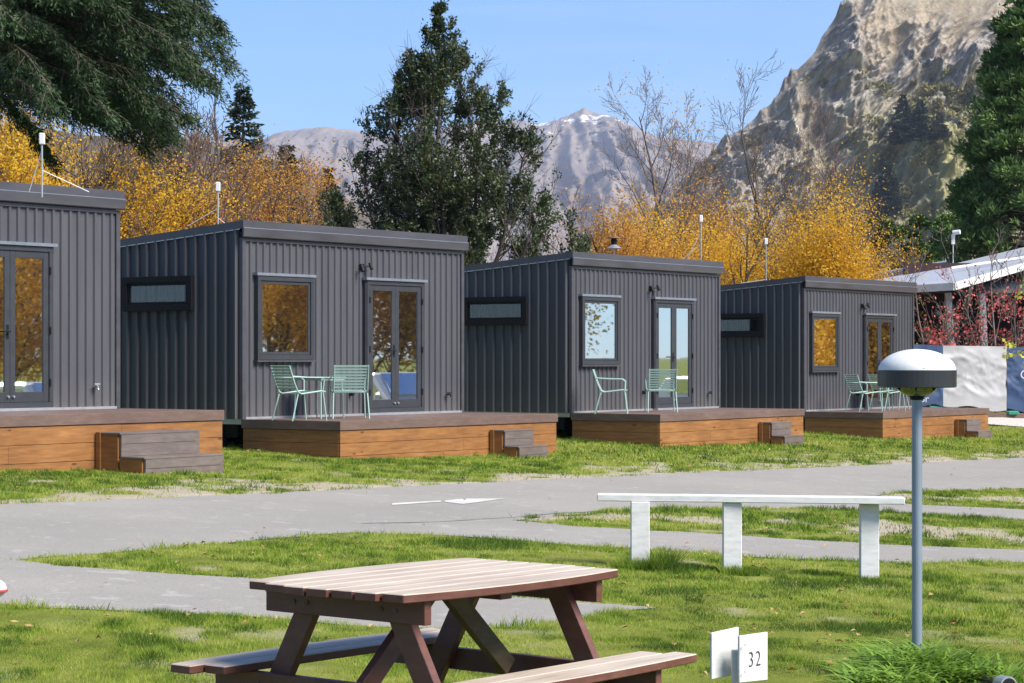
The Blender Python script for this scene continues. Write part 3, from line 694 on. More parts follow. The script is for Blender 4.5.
def make_deck(P, ang, zdeck, gr, width, steps, label):
    d = empty('deck', (P[0], P[1], zdeck), ang, label, 'deck', 'timber decks in front of the cabins')
    zb = gr-.06
    top = MB(); n = 13; bw = width/n
    for i in range(n): top.box(.0, CL, -width+i*bw+.003, -width+(i+1)*bw-.003, -.045, -.022)
    top.build('decking', M['comp'], d)
    rim = MB(); rim.box(-.02, CL+.02, -width-.02, -width+.015, -.155, -.018); rim.box(-.02, .015, -width+.015, -.02, -.155, -.018); rim.box(CL-.015, CL+.02, -width+.015, -.02, -.155, -.018)
    rim.build('rim_board', M['comp'], d, bevel=.004)
    h = (-.158-zb)/3
    for (k, pts) in enumerate((((.0, -width), (CL, -width)), ((0, -width), (0, 0)), ((CL, -width), (CL, 0)))):
        b = MB(); L = CL if k == 0 else width
        cuts = [0]; r = random.Random(int(P[1]*10)+k)
        for row in range(3):
            z0 = zb+row*h; xs = sorted([r.uniform(.2, .8)*L for _ in range(1 if k == 0 else 0)]); xs = [0]+xs+[L]
            for i in range(len(xs)-1):
                a, e = xs[i]+.0015, xs[i+1]-.0015; o = r.uniform(0, .003)
                if k == 0: b.box(a, e, -width+.0-o, -width+.03, z0+.003, z0+h-.002)
                elif k == 1: b.box(0-o, .03, -width+.032+a*(width-.05)/L, -width+.032+e*(width-.05)/L-.02, z0+.003, z0+h-.002)
                else: b.box(CL-.03, CL+o, -width+.032+a*(width-.05)/L, -width+.032+e*(width-.05)/L-.02, z0+.003, z0+h-.002)
        b.build('fascia_boards', M['pine'], d, bevel=.003)
    MB().box(.06, CL-.06, -width+.06, -.05, zb, -.05).build('frame_joists', M['black'], d)
    # steps
    w, td = steps; s1 = CL-(1.1 if w < 1 else .92); s0 = s1-w; H = -.16-zb
    st = MB(); st.box(s0, s1, -width-td+.03, -width-.024, zb+.0, zb+H*.86-.027); st.box(s0, s1, -width-2*td+.03, -width-td-.003, zb, zb+H*.42-.027)
    so_ = st.build('steps', M['pine'], d)
    so_.data.materials.clear(); so_.data.materials.append(M['pine'])
    for (y0, y1, zt) in ((-width-td-.02, -width-.024, zb+H*.86), (-width-2*td-.02, -width-td-.022, zb+H*.42)):
        t = MB(); t.box(s0-.01, s1+.01, y0, y1, zt-.025, zt)
        t.build('tread', M['tread'], so_, bevel=.003)
        t = MB(); t.box(s0+.02, s1+.012, y0+.003, y0+.045, zt-.14, zt-.027); t.box(s0+.02, s1+.012, y0+.006, y0+.045, zb+.0, zt-.145) if zt < zb+H*.5 else t.box(s0+.02, s1+.012, y0+.006, y0+.045, zb+H*.42+.002, zt-.145)
        t.build('riser', M['tread'], so_)
    t = MB(); t.box(s0-.025, s0-.002, -width-.10, -width-.024, zb, zb+H*.86); t.build('cheek_post', M['pine'], so_)
    return d

SPEC = [  # P (x, d), angle in plan from +y, deck level z, opts
    ((-8.74, 27.45), 35.5, ZC-.68, dict(brighttap=True, window_backing=True, shift=-.12)),
    ((-4.11, 34.9), 35.5, ZC-.91, dict(window_backing=True)),
    ((1.095, 43.05), 34.7, ZC-1.01, dict()),
    ((6.48, 51.2), 35.3, ZC-1.17, dict()),
]
CLAB = ['charcoal ribbed cabin cut off by the left edge, behind the wide two-step deck',
        'charcoal ribbed cabin with orange tree reflected in its square window, second from left',
        'charcoal ribbed cabin in the middle, right of the evergreen tree, pale reflection in its window',
        'farthest and smallest charcoal ribbed cabin, next to the white banner fence']
DLAB = ['nearest timber deck at the left edge with wide brown steps',
        'timber deck of the second cabin carrying two mint chairs and a small mint table',
        'timber deck of the middle cabin carrying two mint chairs set far apart',
        'farthest timber deck, behind the dome lamp']
def local(i, s, n, z=0):
    """point on cabin i: s metres along the front, n metres out from the wall, z above the deck"""
    (x, y), a, zd, _ = SPEC[i]; a = math.radians(a); u = (math.sin(a), math.cos(a)); v = (math.cos(a), -math.sin(a))
    return (x+u[0]*s+v[0]*n, y+u[1]*s+v[1]*n, zd+z)
CAB = []
for i, ((x, y), a, zd, op) in enumerate(SPEC):
    rz = math.radians(90-a)
    g = min(gz(*local(i, 2.8, 2)[:2]), gz(*local(i, 0, 0)[:2]))-zd
    CAB.append(make_cabin((x, y), rz, zd, g, CLAB[i], op))
    gf = min(gz(*local(i, s, 1.95)[:2]) for s in (0, 2.8, 5.7))-zd
    make_deck((x, y), rz, zd, gf, 1.95, (1.42, .42) if i == 0 else (.8, .28), DLAB[i])

# aerials on the cabin roofs
def aerial(px, ytop, ybot, d, label, braces):
    k = d/F; x = (px-512)*k; zt = ZC+(HY-ytop)*k; zb = ZC+(HY-ybot)*k-.12
    e = empty('roof_aerial', (x, d, zb), 0, label, 'aerial', 'aerial masts on the cabin roofs')
    MB().tube([(0,0,0),(0,0,zt-zb-.1)], .012).build('mast', M['steel'], e)
    MB().box(-.036, .036, -.03, .03, zt-zb-.15, zt-zb).build('receiver', M['white'], e, bevel=.01)
    for (bx, h0) in braces: MB().tube([(0,0,h0),(bx,.15,0.08)], .006).build('brace', M['white'], e)
aerial(42, 133, 188, 29.8, 'white topped aerial mast braced on the leftmost cabin roof', ((-.2, .62), (.58, .35)))
aerial(218, 182, 223, 36.2, 'short aerial mast on the back edge of the second cabin roof', ((-.5, .35), (.15, .2)))
aerial(701, 215, 262, 48.5, 'aerial mast with one white brace rising behind the middle cabin roof', ((-.33, .75), (-.5, .5)))
aerial(766, 238, 283, 53.2, 'thin aerial mast at the left of the farthest cabin roof', ((-.8, .2),))
e = empty('roof_vent', ((614-512)/F*46.5, 46.5, 3.74), 0, 'small dark vent cowl on a thin pipe above the middle cabin roof', 'roof vent')
MB().tube([(0,0,-.2),(0,0,.3)], .012).build('pipe', M['steel'], e)
MB().lathe([(.0,.46),(.12,.45),(.13,.43),(.0,.43)], n=20).build('cap', M['bark_red'], e, smooth=False)
MB().lathe([(.05,.43),(.065,.38),(.05,.30),(.0,.29)], n=16).build('cowl', M['black'], e)
MB().lathe([(.05,.30),(.15,.235),(.15,.225),(.0,.225)], n=20).build('skirt', M['steel'], e)

# ------------------------------------------------------------------ chairs and small tables
def make_chair():
    c = empty('chair', (0,0,0)); t = .011     # faces local +x, width in y
    W2 = .26
    for s in (-1, 1):
        MB().tube([(.22, s*W2, .425), (.27, s*(W2+.02), 0)], t).build('leg', M['mint'], c)
        MB().tube([(-.22, s*W2, .395), (-.33, s*(W2+.02), 0)], t).build('leg', M['mint'], c)
        MB().tube([(-.32, s*W2, .66), (-.10, s*(W2+.03), .645), (.18, s*(W2+.03), .64), (.23, s*(W2+.015), .60), (.22, s*W2, .425)], t).build('armrest', M['mint'], c)
    b = MB(); 
    for s in (-1, 1): b.tube([(.26, s*W2, .43), (.18, s*W2, .44), (-.16, s*W2, .40), (-.22, s*W2, .43)], .012)
    for i in range(9):
        f = i/8; b.bar((.25-.42*f, -W2, .437-.035*f), (.25-.42*f, W2, .437-.035*f), .032, .008)
    b.build('seat', M['mint'], c)
    b = MB()
    for s in (-1, 1): b.tube([(-.22, s*W2, .43), (-.28, s*W2, .56), (-.37, s*W2, .82)], .012)
    for i in range(8):
        f = (i+.3)/7.5; x = -.235-.135*f; z = .47+.345*f
        b.bar((x, -W2, z), (x, W2, z), .008, .030, up=(-.3, 0, 1))
    b.build('backrest', M['mint'], c)
    return c
def make_table():
    c = empty('side_table', (0,0,0))
    b = MB(); b.box(-.3, .3, -.3, .3, .62, .64); b.build('tabletop', M['mint'], c, bevel=.004)
    b = MB(); b.box(-.28,.28,-.28,.28,.59,.617); b.build('apron', M['mint'], c)
    for sx in (-1, 1):
        for sy in (-1, 1): MB().tube([(sx*.25, sy*.25, .6), (sx*.27, sy*.27, 0)], .012).build('leg', M['mint'], c)
    return c
CH0 = make_chair(); TB0 = make_table(); used = {}
GC, GT = 'mint green slatted chairs on the cabin decks', 'small mint green tables on the cabin decks'
def place(src, loc, rz, label, cat, group, scale=1):
    o = src if id(src) not in used else copy_tree(src); used[id(src)] = 1
    o.location = loc; o.rotation_euler = (0, 0, rz); o.scale = (scale,)*3
    return tag(o, label, cat, group)
def on_deck(i, px, n):
    """point on deck i seen at column px, n metres from the wall"""
    lo, hi = -3, 9
    for _ in range(40):
        s = (lo+hi)/2; p = local(i, s, n, -.022)
        if 512+F*p[0]/p[1] < px: lo = s
        else: hi = s
    return p
def face(i, deg):   # deg: 0 = facing straight out from the wall, + = turned towards the far end
    return math.radians(-SPEC[i][1]+deg)
place(CH0, on_deck(1, 301, 1.10), math.radians(38), 'mint slatted chair seen from behind, left of the small table on the second deck', 'chair', GC)
place(CH0, on_deck(1, 349, .95), math.radians(100), 'mint slatted chair seen squarely from the back, under the door of the second cabin', 'chair', GC)
place(TB0, on_deck(1, 319, .55), face(1, 0), 'small mint table between the two chairs on the second deck', 'side table', GT)
place(CH0, on_deck(2, 613, .85), math.radians(-4), 'mint slatted chair in side view, under the window of the middle cabin', 'chair', GC)
place(CH0, on_deck(2, 661, .95), math.radians(92), 'mint slatted chair seen from behind, in front of the middle cabin door', 'chair', GC)
place(CH0, on_deck(3, 865, 1.0), math.radians(24), 'leftmost mint slatted chair on the farthest deck, leaning back beside the wall', 'chair', GC)
place(CH0, on_deck(3, 888, 1.15), math.radians(30), 'mint slatted chair partly behind the dome lamp, second on the farthest deck', 'chair', GC)
place(TB0, on_deck(3, 877, .55), face(3, 0), 'small mint table between the chairs on the farthest deck', 'side table', GT)
place(CH0, on_deck(3, 903, 1.0), math.radians(200), 'mint slatted chair mostly hidden by the dome lamp, farthest right on the decks', 'chair', GC)

# ------------------------------------------------------------------ picnic table
def picnic():
    c = Vector((-.335, 10.42, 0)); ang = math.atan2(.777, .63)
    t = empty('picnic_table', (c.x, c.y, gz(c.x, c.y)-.0), ang, 'red brown picnic table with pale worn top and two attached benches', 'picnic table')
    # local x along boards; local y left/back
    TT = .77
    r = random.Random(4)
    n = 7; Wd = .95; bw = Wd/n
    for i in range(n):
        y0 = -Wd/2+i*bw; ym = y0+bw/2; e = .735+.045*(1-(abs(ym)/.475)**2)
        xo = r.uniform(-.022, .022)
        b = MB()
        # outer boards bow outwards in the middle
        K = 10; lo = []; hi = []
        for k in range(K+1):
            x = -e+xo+2*e*k/K; bow = .075*(1-(x/e)**2)
            a0 = y0+.006-(bow if i == 0 else 0); a1 = y0+bw-.006+(bow if i == n-1 else 0); lo.append((x, a0)); hi.append((x, a1))
        poly = [(x, y, TT-.038) for x, y in lo]+[(x, y, TT-.038) for x, y in reversed(hi)]
        b.prism(poly, 0, (0,0,.038)); o = b.build('top_board', M['top_wood'], t, bevel=.004)
        # painted underside and edges
        me = o.data; me.materials.append(M['red_stain'])
        for p in me.polygons: p.material_index = 0 if p.normal.z > .5 else 1
    for sx in (-1, 1): MB().box(sx*.60-.022, sx*.60+.022, -.465, .475, TT-.142, TT-.040).build('top_batten', M['red_stain'], t, bevel=.003)
    MB().box(-.04, .04, -.40, .40, TT-.085, TT-.040).build('centre_batten', M['red_stain'], t, bevel=.003)
    for sx in (-1, 1):
        for sy in (-1, 1):
            x = sx*.555; 
            MB().bar((x, sy*.23, TT-.045), (x, sy*.635, -.02), .045, .11, up=(0,1,0)).build('leg', M['red_stain'], t, bevel=.003)
        MB().box(sx*.60-.022, sx*.60+.022, -.80, .80, .39-.038-.105, .39-.040).build('seat_beam', M['red_stain'], t, bevel=.003)
        bo = MB()
        for yy in (-.30, -.22, .22, .30, -.52, .52):
            zz = TT-.09 if abs(yy) < .4 else .30
            bo.tube([(sx*.620, yy, zz), (sx*.628, yy, zz)], .011)
        bo.build('bolts', M['bark_red'], t)
        MB().bar((sx*.50, 0, .30), (sx*.06, 0, TT-.07), .09, .045, up=(0,1,0)).build('diagonal_brace', M['mossy'] if sx > 0 else M['red_stain'], t, bevel=.003)
    for sy in (-1, 1):
        for j in range(2):
            y0 = sy*(.55+j*.135); e = .86-.10*j if False else (.88 if j == 1 else .80)
            K = 10; a = []; b_ = []
            for k in range(K+1):
                x = -e+2*e*k/K; bow = .045*(1-(x/e)**2)
                a.append((x, y0+sy*.004)); b_.append((x, y0+sy*(.13+(bow if j == 1 else 0))))
            m = MB(); m.prism([(x, y, .352) for x, y in a]+[(x, y, .352) for x, y in reversed(b_)], 0, (0,0,.038))
            o = m.build('seat_board', M['top_wood'], t, bevel=.004); o.data.materials.append(M['red_stain'])
            for p in o.data.polygons: p.material_index = 0 if p.normal.z > .5 else 1
picnic()

# ------------------------------------------------------------------ white rail, dome lamp, number sign, buried pipe
d = 19.2
def at(px, py, d): return Vector(((px-512)/F*d, d, ZC-(py-HY)/F*d))
A = at(597.5, 497, d+.1); B = at(904, 500.5, d-.1)
rl = empty('rail_barrier', ((A.x+B.x)/2, d, gz((A.x+B.x)/2, d)), 0, 'low white timber rail on three posts beside the road', 'barrier')
mtx = Vector(rl.location)
MB().bar(A-mtx, B-mtx, .19, .058).build('rail', M['white_old'], rl, bevel=.006)
for px, yt, yb in ((640,501.5,560),(732,502.5,568.5),(869,504,580.5)):
    a = at(px, yt, d); b = at(px, yb, d); b.z = min(b.z, gz(b.x, d))-.06; a.z -= .0
    MB().bar(a-mtx, b-mtx, .155, .10, up=(0,1,0)).build('post', M['white_old'], rl, bevel=.006)
TUFTS = [(at(640,0,d).x-.04, d-.08, .16, 900, .085), (at(655,0,d).x, d-.05, .18, 700, .06), (at(734,0,d).x+.05, d-.1, .16, 700, .07), (at(869,0,d).x, d-.08, .10, 260, .04), (at(625,0,d).x, d+.05, .14, 500, .06)]
def M_moss(): pass

LD = 13.3; lp = at(917, 655, LD); gl = gz(lp.x, LD)
lt = empty('dome_lamp', (lp.x, LD, gl), 0, 'grey post lamp with white dome and black band standing on the lawn', 'lamp')
zt = ZC-(349-HY)/F*LD-gl      # top of the dome above ground
k = LD/F
M['post'] = mat_simple('blue_grey_post', (.22,.27,.33), .45, .3, .15, 4, .1, stretch=(1,1,.3))
MB().tube([(0,0,-.1),(0,0,zt-46*k)], 5.2*k, 20).build('post', M['post'], lt, smooth=False)
R_ = 38.5*k; dome = [(0, zt)]+[(R_*math.sin(a*math.pi/2/12), zt-21.5*k+21.5*k*math.cos(a*math.pi/2/12)) for a in range(1, 13)]
MB().lathe(dome, n=48).build('dome', M['white'], lt, smooth=True)
M['band'] = mat_simple('black_band', (.022,.024,.028), .3)
MB().lathe([(R_-.004, zt-20.5*k),(R_+.004, zt-21.5*k),(R_+.004, zt-37.5*k),(R_-.006, zt-38.5*k),(R_-.02, zt-38*k),(R_-.02, zt-22*k)], n=48).build('band', M['band'], lt, smooth=False)
MB().lathe([(R_-.02, zt-36*k),(10*k, zt-36*k)], n=32).build('reflector', M['black'], lt)
M['lens'] = mat_glass('green_lens', .10, (.055,.065,.03))
MB().lathe([(20*k, zt-36*k),(19*k, zt-41*k),(14*k, zt-45*k),(9*k, zt-47*k)], n=24).build('lens', M['lens'], lt, smooth=True)
fx = MB(); fx.lathe([(6*k, zt-36*k),(6.5*k, zt-44*k),(7*k, zt-50*k),(5.4*k, zt-51*k)], n=20)
for a in range(6):
    t = a*math.pi/3+.3; fx.bar((math.cos(t)*6*k, math.sin(t)*6*k, zt-47*k), (math.cos(t)*21*k, math.sin(t)*21*k, zt-38*k), .008, .02)
fx.build('cage', M['black'], lt)
MB().tube([(0,-R_*.93,zt-19.5*k),(0,-R_*.99,zt-20.0*k)], .008, 10).build('screw', M['steel'], lt)
TUFTS += [(lp.x, LD-.1, .22, 500, .06)]

def number_sign():
    d = 12.0; c = at(738, 650, d); g = gz(c.x, d)
    s = empty('site_sign', (c.x, d, g), 0, 'white site number post with two angled boards, one numbered 32', 'sign')
    kk = d/F
    MB().box(-.035, .028, -.022, .022, -.1, ZC-(650-HY)*kk-g).build('post', M['white_old'], s, bevel=.004)
    def board(p0, p1, yt0, yb0, yt1, yb1, yaw_d0, yaw_d1, name):
        a = at(p0, yt0, yaw_d0)-s.location; b = at(p1, yt1, yaw_d1)-s.location
        a2 = at(p0, yb0, yaw_d0)-s.location; b2 = at(p1, yb1, yaw_d1)-s.location
        nrm = (b-a).cross(a2-a).normalized()*.016
        if nrm.y < 0: nrm = -nrm
        return MB().prism([a, b, b2, a2], 0, nrm).build(name, M['white_old'], s, bevel=.003), a, b, a2, b2
    for px_, py_ in ((745, 645), (745, 672), (729, 645), (729, 668)): MB().tube([at(px_, py_, 11.93)-s.location, at(px_, py_, 11.915)-s.location], .004, 8).build('screw', M['steel'], s) if px_ > 740 else None
    board(712, 739, 633, 679.5, 627, 674, 11.97, 12.12, 'board')
    bo, a, b, a2, b2 = board(739.5, 768, 636, 683, 632, 680, 11.93, 12.06, 'board')
    cu = bpy.data.curves.new('number', 'FONT'); cu.body = '32'; cu.size = .115; cu.align_x = 'CENTER'; cu.align_y = 'CENTER'; cu.extrude = .0008; cu.offset = -.0022; cu.space_character = 1.25
    to = bpy.data.objects.new('number_text', cu); COL.objects.link(to)
    bpy.context.view_layer.update()
    me = bpy.data.meshes.new_from_object(to); bpy.data.objects.remove(to)
    tx = link_mesh('number', me, M['frame'], bo)
    X = (b-a).normalized(); Z = (a-a2).normalized(); Y = Z.cross(X).normalized()
    if Y.y < 0: pass
    mid = (a+b+a2+b2)/4+X*.004-Z*.01
    rot = Matrix((( X.x*.72, Z.x, -Y.x), (X.y*.72, Z.y, -Y.y), (X.z*.72, Z.z, -Y.z)))
    nrm = X.cross(Z); 
    if nrm.y > 0: nrm = -nrm
    m4 = rot.to_4x4(); m4.translation = mid+nrm*.003
    me.transform(m4)
number_sign()

def pipe_and_weeds():
    d = 12.9; a = at(941, 652, d+.15); b = at(1004, 664, d-.35)
    g = gz(b.x, d)
    a.z = gz(a.x, a.y)+.03; b.z = gz(b.x, b.y)+.045
    p = empty('weathered_pipe', (b.x, b.y, gz(b.x, b.y)), 0, 'grey weathered pipe with a dark round end lying in the tall grass', 'pipe')  # a weathered pipe with an end cap, not a lamp
    o = Vector(p.location)
    p.name = 'pipe'
    MB().bar(a-o, b-o, .10, .085).build('sleeve', M['bark_grey'], p, bevel=.012)
    ax = (b-a).normalized()
    MB().tube([b-o-ax*.03, b-o+ax*.04], .06, 20).build('rim', M['steel'], p)
    MB().tube([b-o-ax*.03, b-o+ax*.045], .05, 20).build('end_cap', M['black'], p)
    r = np.random.RandomState(3)
    def weed(px, d, n, L, spread, label):
        c = at(px, 0, d); g = gz(c.x, d)
        vs = []; fs = []
        for i in range(n):
            az = r.rand()*6.283; bx, by = r.randn(2)*spread*.5; l = L*(.5+.7*r.rand()); w = .007+.008*r.rand(); up = .5+.5*r.rand()
            b0 = len(vs); dx, dy = math.cos(az), math.sin(az); K = 4
            for k in range(K+1):
                f = k/K; out = l*f*(1-up*.5)+l*.45*f*f; z = l*up*(f-.55*f*f)*1.5; ww = w*(1-f)**.7*(1 if k else .6)
                vs += [(bx+dx*out-dy*ww, by+dy*out+dx*ww, z), (bx+dx*out+dy*ww, by+dy*out-dx*ww, z+.001)]
            fs += [(b0+2*k, b0+2*k+1, b0+2*k+3, b0+2*k+2) for k in range(K)]
        o = np_mesh('grass_tussock', np.array(vs), np.array(fs), M['weed']); o.location = (c.x, d, g-.01)
        tag(o, label, 'plant', 'rank grass tussocks at the foot of the lamp')
    weed(884, 13.05, 420, .18, .16, 'low bright tussock of long grass left of the lamp post')
    weed(918, 13.05, 1100, .30, .26, 'tall leafy tussock of grass hiding the foot of the lamp post')
    weed(966, 12.85, 900, .22, .22, 'dark leafy tussock of grass in front of the pipe')
    weed(893, 12.6, 700, .20, .24, 'bright grass tussock low at the bottom edge')
pipe_and_weeds()
def fallen_leaves():
    r = np.random.RandomState(17); n = 2600; y = 9+r.rand(n)**.7*44; x = (r.rand(n)*2-1)*(.2226*y+2)
    k = (fbm(x*.6+20, y*.5, 3) > .42) & ((~paved(x, y)) | (r.rand(n) < .12)); x, y = x[k], y[k]; n = len(x)
    a = r.rand(n)*6.283; s = .018+.018*r.rand(n); z = GZ(x, y)+.018+.01*r.rand(n); V = np.empty((n, 4, 3))
    for j, (u, v) in enumerate(((-1,0),(0,-.6),(1,0),(0,.6))):
        V[:,j] = np.stack([x+s*(u*np.cos(a)-v*np.sin(a)), y+s*(u*np.sin(a)+v*np.cos(a)), z+r.randn(n)*.006+(.012 if j % 2 else 0)], -1)
    m = leafmat('dry_leaf', [(.16,.08,.035), (.30,.17,.06), (.42,.28,.12), (.5,.38,.22)], .8, .1)
    tag(np_mesh('fallen_leaves', V.reshape(-1, 3), np.arange(4*n).reshape(-1, 4), m), 'small dry brown leaves scattered over the lawn', 'leaves', kind='stuff')
fallen_leaves()
# white rounded float at the left edge, on the path
wb = unproj(np.array([-5.]), np.array([604.]))[0]
e = empty('marker_ball', (wb[0], wb[1], gz(*wb)), 0, 'white rounded marker with red rim at the left picture edge, on the path', 'marker')
MB().tube([(0,0,-.02),(0,0,.04)], .03, 12).build('foot', M['steel'], e)
MB().lathe([(0,.16),(.04,.152),(.065,.13),(.075,.10),(.065,.07),(.04,.048),(0,.04)], n=24).build('cap', M['white'], e, smooth=True)
MB().lathe([(.072,.075),(.083,.08),(.083,.09),(.074,.095)], n=24).build('ring', mat_simple('red_plastic', (.35,.05,.04), .5), e)
build_grass()

# ------------------------------------------------------------------ trees
def tubes_np(segs, n=4):
    """segs: list of (p0, p1, r0, r1) -> vertices, quads"""
    S = np.array([[*a, *b, r0, r1] for a, b, r0, r1 in segs], float)
    p0, p1, r0, r1 = S[:,:3], S[:,3:6], S[:,6], S[:,7]
    d = p1-p0; d /= np.linalg.norm(d, axis=1)[:,None]+1e-9
    ref = np.where(np.abs(d[:,2:3]) < .9, np.array([[0,0,1.]]), np.array([[1.,0,0]]))
    a = np.cross(d, ref); a /= np.linalg.norm(a, axis=1)[:,None]; b = np.cross(a, d)
    V = np.empty((len(S), 2, n, 3))
    for j in range(n):
        t = 2*math.pi*j/n; o = a*math.cos(t)+b*math.sin(t)
        V[:,0,j] = p0+o*r0[:,None]; V[:,1,j] = p1+o*r1[:,None]
    base = (np.arange(len(S))*2*n)[:,None]; Fq = []
    for j in range(n):
        k = (j+1) % n; Fq.append(np.concatenate([base+j, base+k, base+n+k, base+n+j], 1))
    return V.reshape(-1, 3), np.concatenate(Fq)
def leaves_np(C, L, Wd, rng, dirs=None, spread=1.0, quad=True):
    n = len(C)
    if dirs is None: D = rng.randn(n, 3)
    else: D = dirs+rng.randn(n, 3)*spread
    D /= np.linalg.norm(D, axis=1)[:,None]+1e-9
    U = rng.randn(n, 3); U -= D*(U*D).sum(1)[:,None]; U /= np.linalg.norm(U, axis=1)[:,None]+1e-9
    L = np.asarray(L)*(.6+.8*rng.rand(n)); Wd = np.asarray(Wd)*(.6+.8*rng.rand(n))
    V = np.empty((n, 4, 3)); V[:,0] = C; V[:,1] = C+D*(L*.5)[:,None]+U*(Wd/2)[:,None]; V[:,2] = C+D*L[:,None]; V[:,3] = C+D*(L*.5)[:,None]-U*(Wd/2)[:,None]
    return V.reshape(-1, 3), np.arange(4*n).reshape(-1, 4)

def grow(rng, base, H, levels, fork0=.15, nlat=(14, 6, 5), ratio=(.5, .5, .5), angle=(45, 40, 45), rad=.12, tropism=.15, leader=1.0, droop=0.0, stems=1, spread=.12, shape=None):
    segs = []; tips = []
    def norm(v): return v/(np.linalg.norm(v)+1e-9)
    def rec(p, d, L, r, lv):
        K = max(2, 6-lv); pts = [p]; dd = d.copy()
        for k in range(K):
            dd = norm(dd+rng.randn(3)*(.07 if lv == 0 else .14)+np.array([0,0,tropism if lv else .08])-np.array([0,0,droop])*lv*(k/K))
            q = pts[-1]+dd*L/K; segs.append((pts[-1], q, r*(1-.85*k/K), r*(1-.85*(k+1)/K))); pts.append(q)
        if lv >= levels:
            for k in range(1, K+1): tips.append((pts[k], dd, lv))
            return
        n = nlat[min(lv, len(nlat)-1)]
        for i in range(n):
            f = (fork0 if lv == 0 else .2)+(1-(fork0 if lv == 0 else .2))*(i+rng.rand())/n
            f = min(f, .98); k = int(f*K); q = pts[k]+(pts[min(k+1, K)]-pts[k])*(f*K-k)
            ax = norm(pts[min(k+1, K)]-pts[k]); pr = norm(np.cross(ax, rng.randn(3)))
            a = math.radians(angle[min(lv, len(angle)-1)]*(.7+.6*rng.rand()))
            nd = norm(ax*math.cos(a)+pr*math.sin(a))
            s = (shape(f) if (shape and lv == 0) else (1-.5*f))
            rec(q, nd, L*ratio[min(lv, len(ratio)-1)]*s*(.7+.6*rng.rand()), max(r*(1-.8*f)*.55, .004), lv+1)
        tips.append((pts[-1], dd, lv))
    for s in range(stems):
        a = rng.rand()*6.283; d0 = norm(np.array([math.cos(a)*spread*(s > 0), math.sin(a)*spread*(s > 0), 1.0]))
        rec(np.array(base, float)+rng.randn(3)*[.15, .15, 0]*(s > 0), d0, H*(1 if s == 0 else .65+.3*rng.rand()), rad*(1 if s == 0 else .6), 0)
    return segs, np.array([t[0] for t in tips]), np.array([t[1] for t in tips])

def tree_obj(name, px, d, segs, LV, LF, bark, leaf, label, cat='tree', group=None, twig_n=3):
    x = (px-512)/F*d; g = gz(x, d)
    t = empty(name, (x, d, g), 0, label, cat, group)
    off = np.array([x, d, g])
    big = [s for s in segs if s[2] > .02]; small = [s for s in segs if s[2] <= .02]
    V, Q = tubes_np(big, 7) if big else (np.zeros((0,3)), np.zeros((0,4), int))
    V2, Q2 = tubes_np(small, twig_n) if small else (np.zeros((0,3)), np.zeros((0,4), int))
    np_mesh('trunk', np.vstack([V, V2])-off*0, np.vstack([Q, Q2+len(V)]), bark, t)
    if LV is not None: np_mesh('crown', LV, LF, leaf, t)
    return t

GB = 'trees and bushes behind the cabins'
def bare_leafy(name, px, d, top, label, seed, bark, leaf, nleaf=9000, ll=.09, low=.0, fade=1.0, levels=3, stems=1, rad=.12, nlat=(13,6,5), angle=(42,42,45), width=.5, thick=.006, clump=.35, group=GB, spread=.25, fork0=.15, twigs=True):
    """leaf density falls with height: full at `low`, none at `fade` of the tree's height"""
    r = np.random.RandomState(seed); x = (px-512)/F*d; g = gz(x, d); H = ZC+(HY-top)/F*d-g
    segs, T, D = grow(r, (0, 0, 0), H*.97, levels, nlat=nlat, angle=angle, ratio=(width, .5, .5), rad=rad, stems=stems, spread=spread, fork0=fork0)
    segs = [(a, b, max(r0, thick), max(r1, thick*.8)) for a, b, r0, r1 in segs]
    if ll < .12 and name != 'sapling': nleaf = int(nleaf*2.5); ll *= .66
    h = T[:,2]/H; p = np.clip((fade-h)/max(fade-low, .01), 0, 1)**1.3+.004; p = p*(.03+np.clip(fbm(T[:,0]*.95+seed, T[:,2]*.95+T[:,1]*.5+seed*3, 3)-.40, 0, 1))**1.4; p /= p.sum()
    idx = r.choice(len(T), nleaf, p=p); C = T[idx]+r.randn(nleaf, 3)*clump*[1,1,.9]
    C[:,2] = np.maximum(C[:,2], .3)
    LV, LF = leaves_np(C, ll, ll*.8, r)
    return tree_obj(name, px, d, segs, LV, LF, bark, leaf, label, 'tree', group)

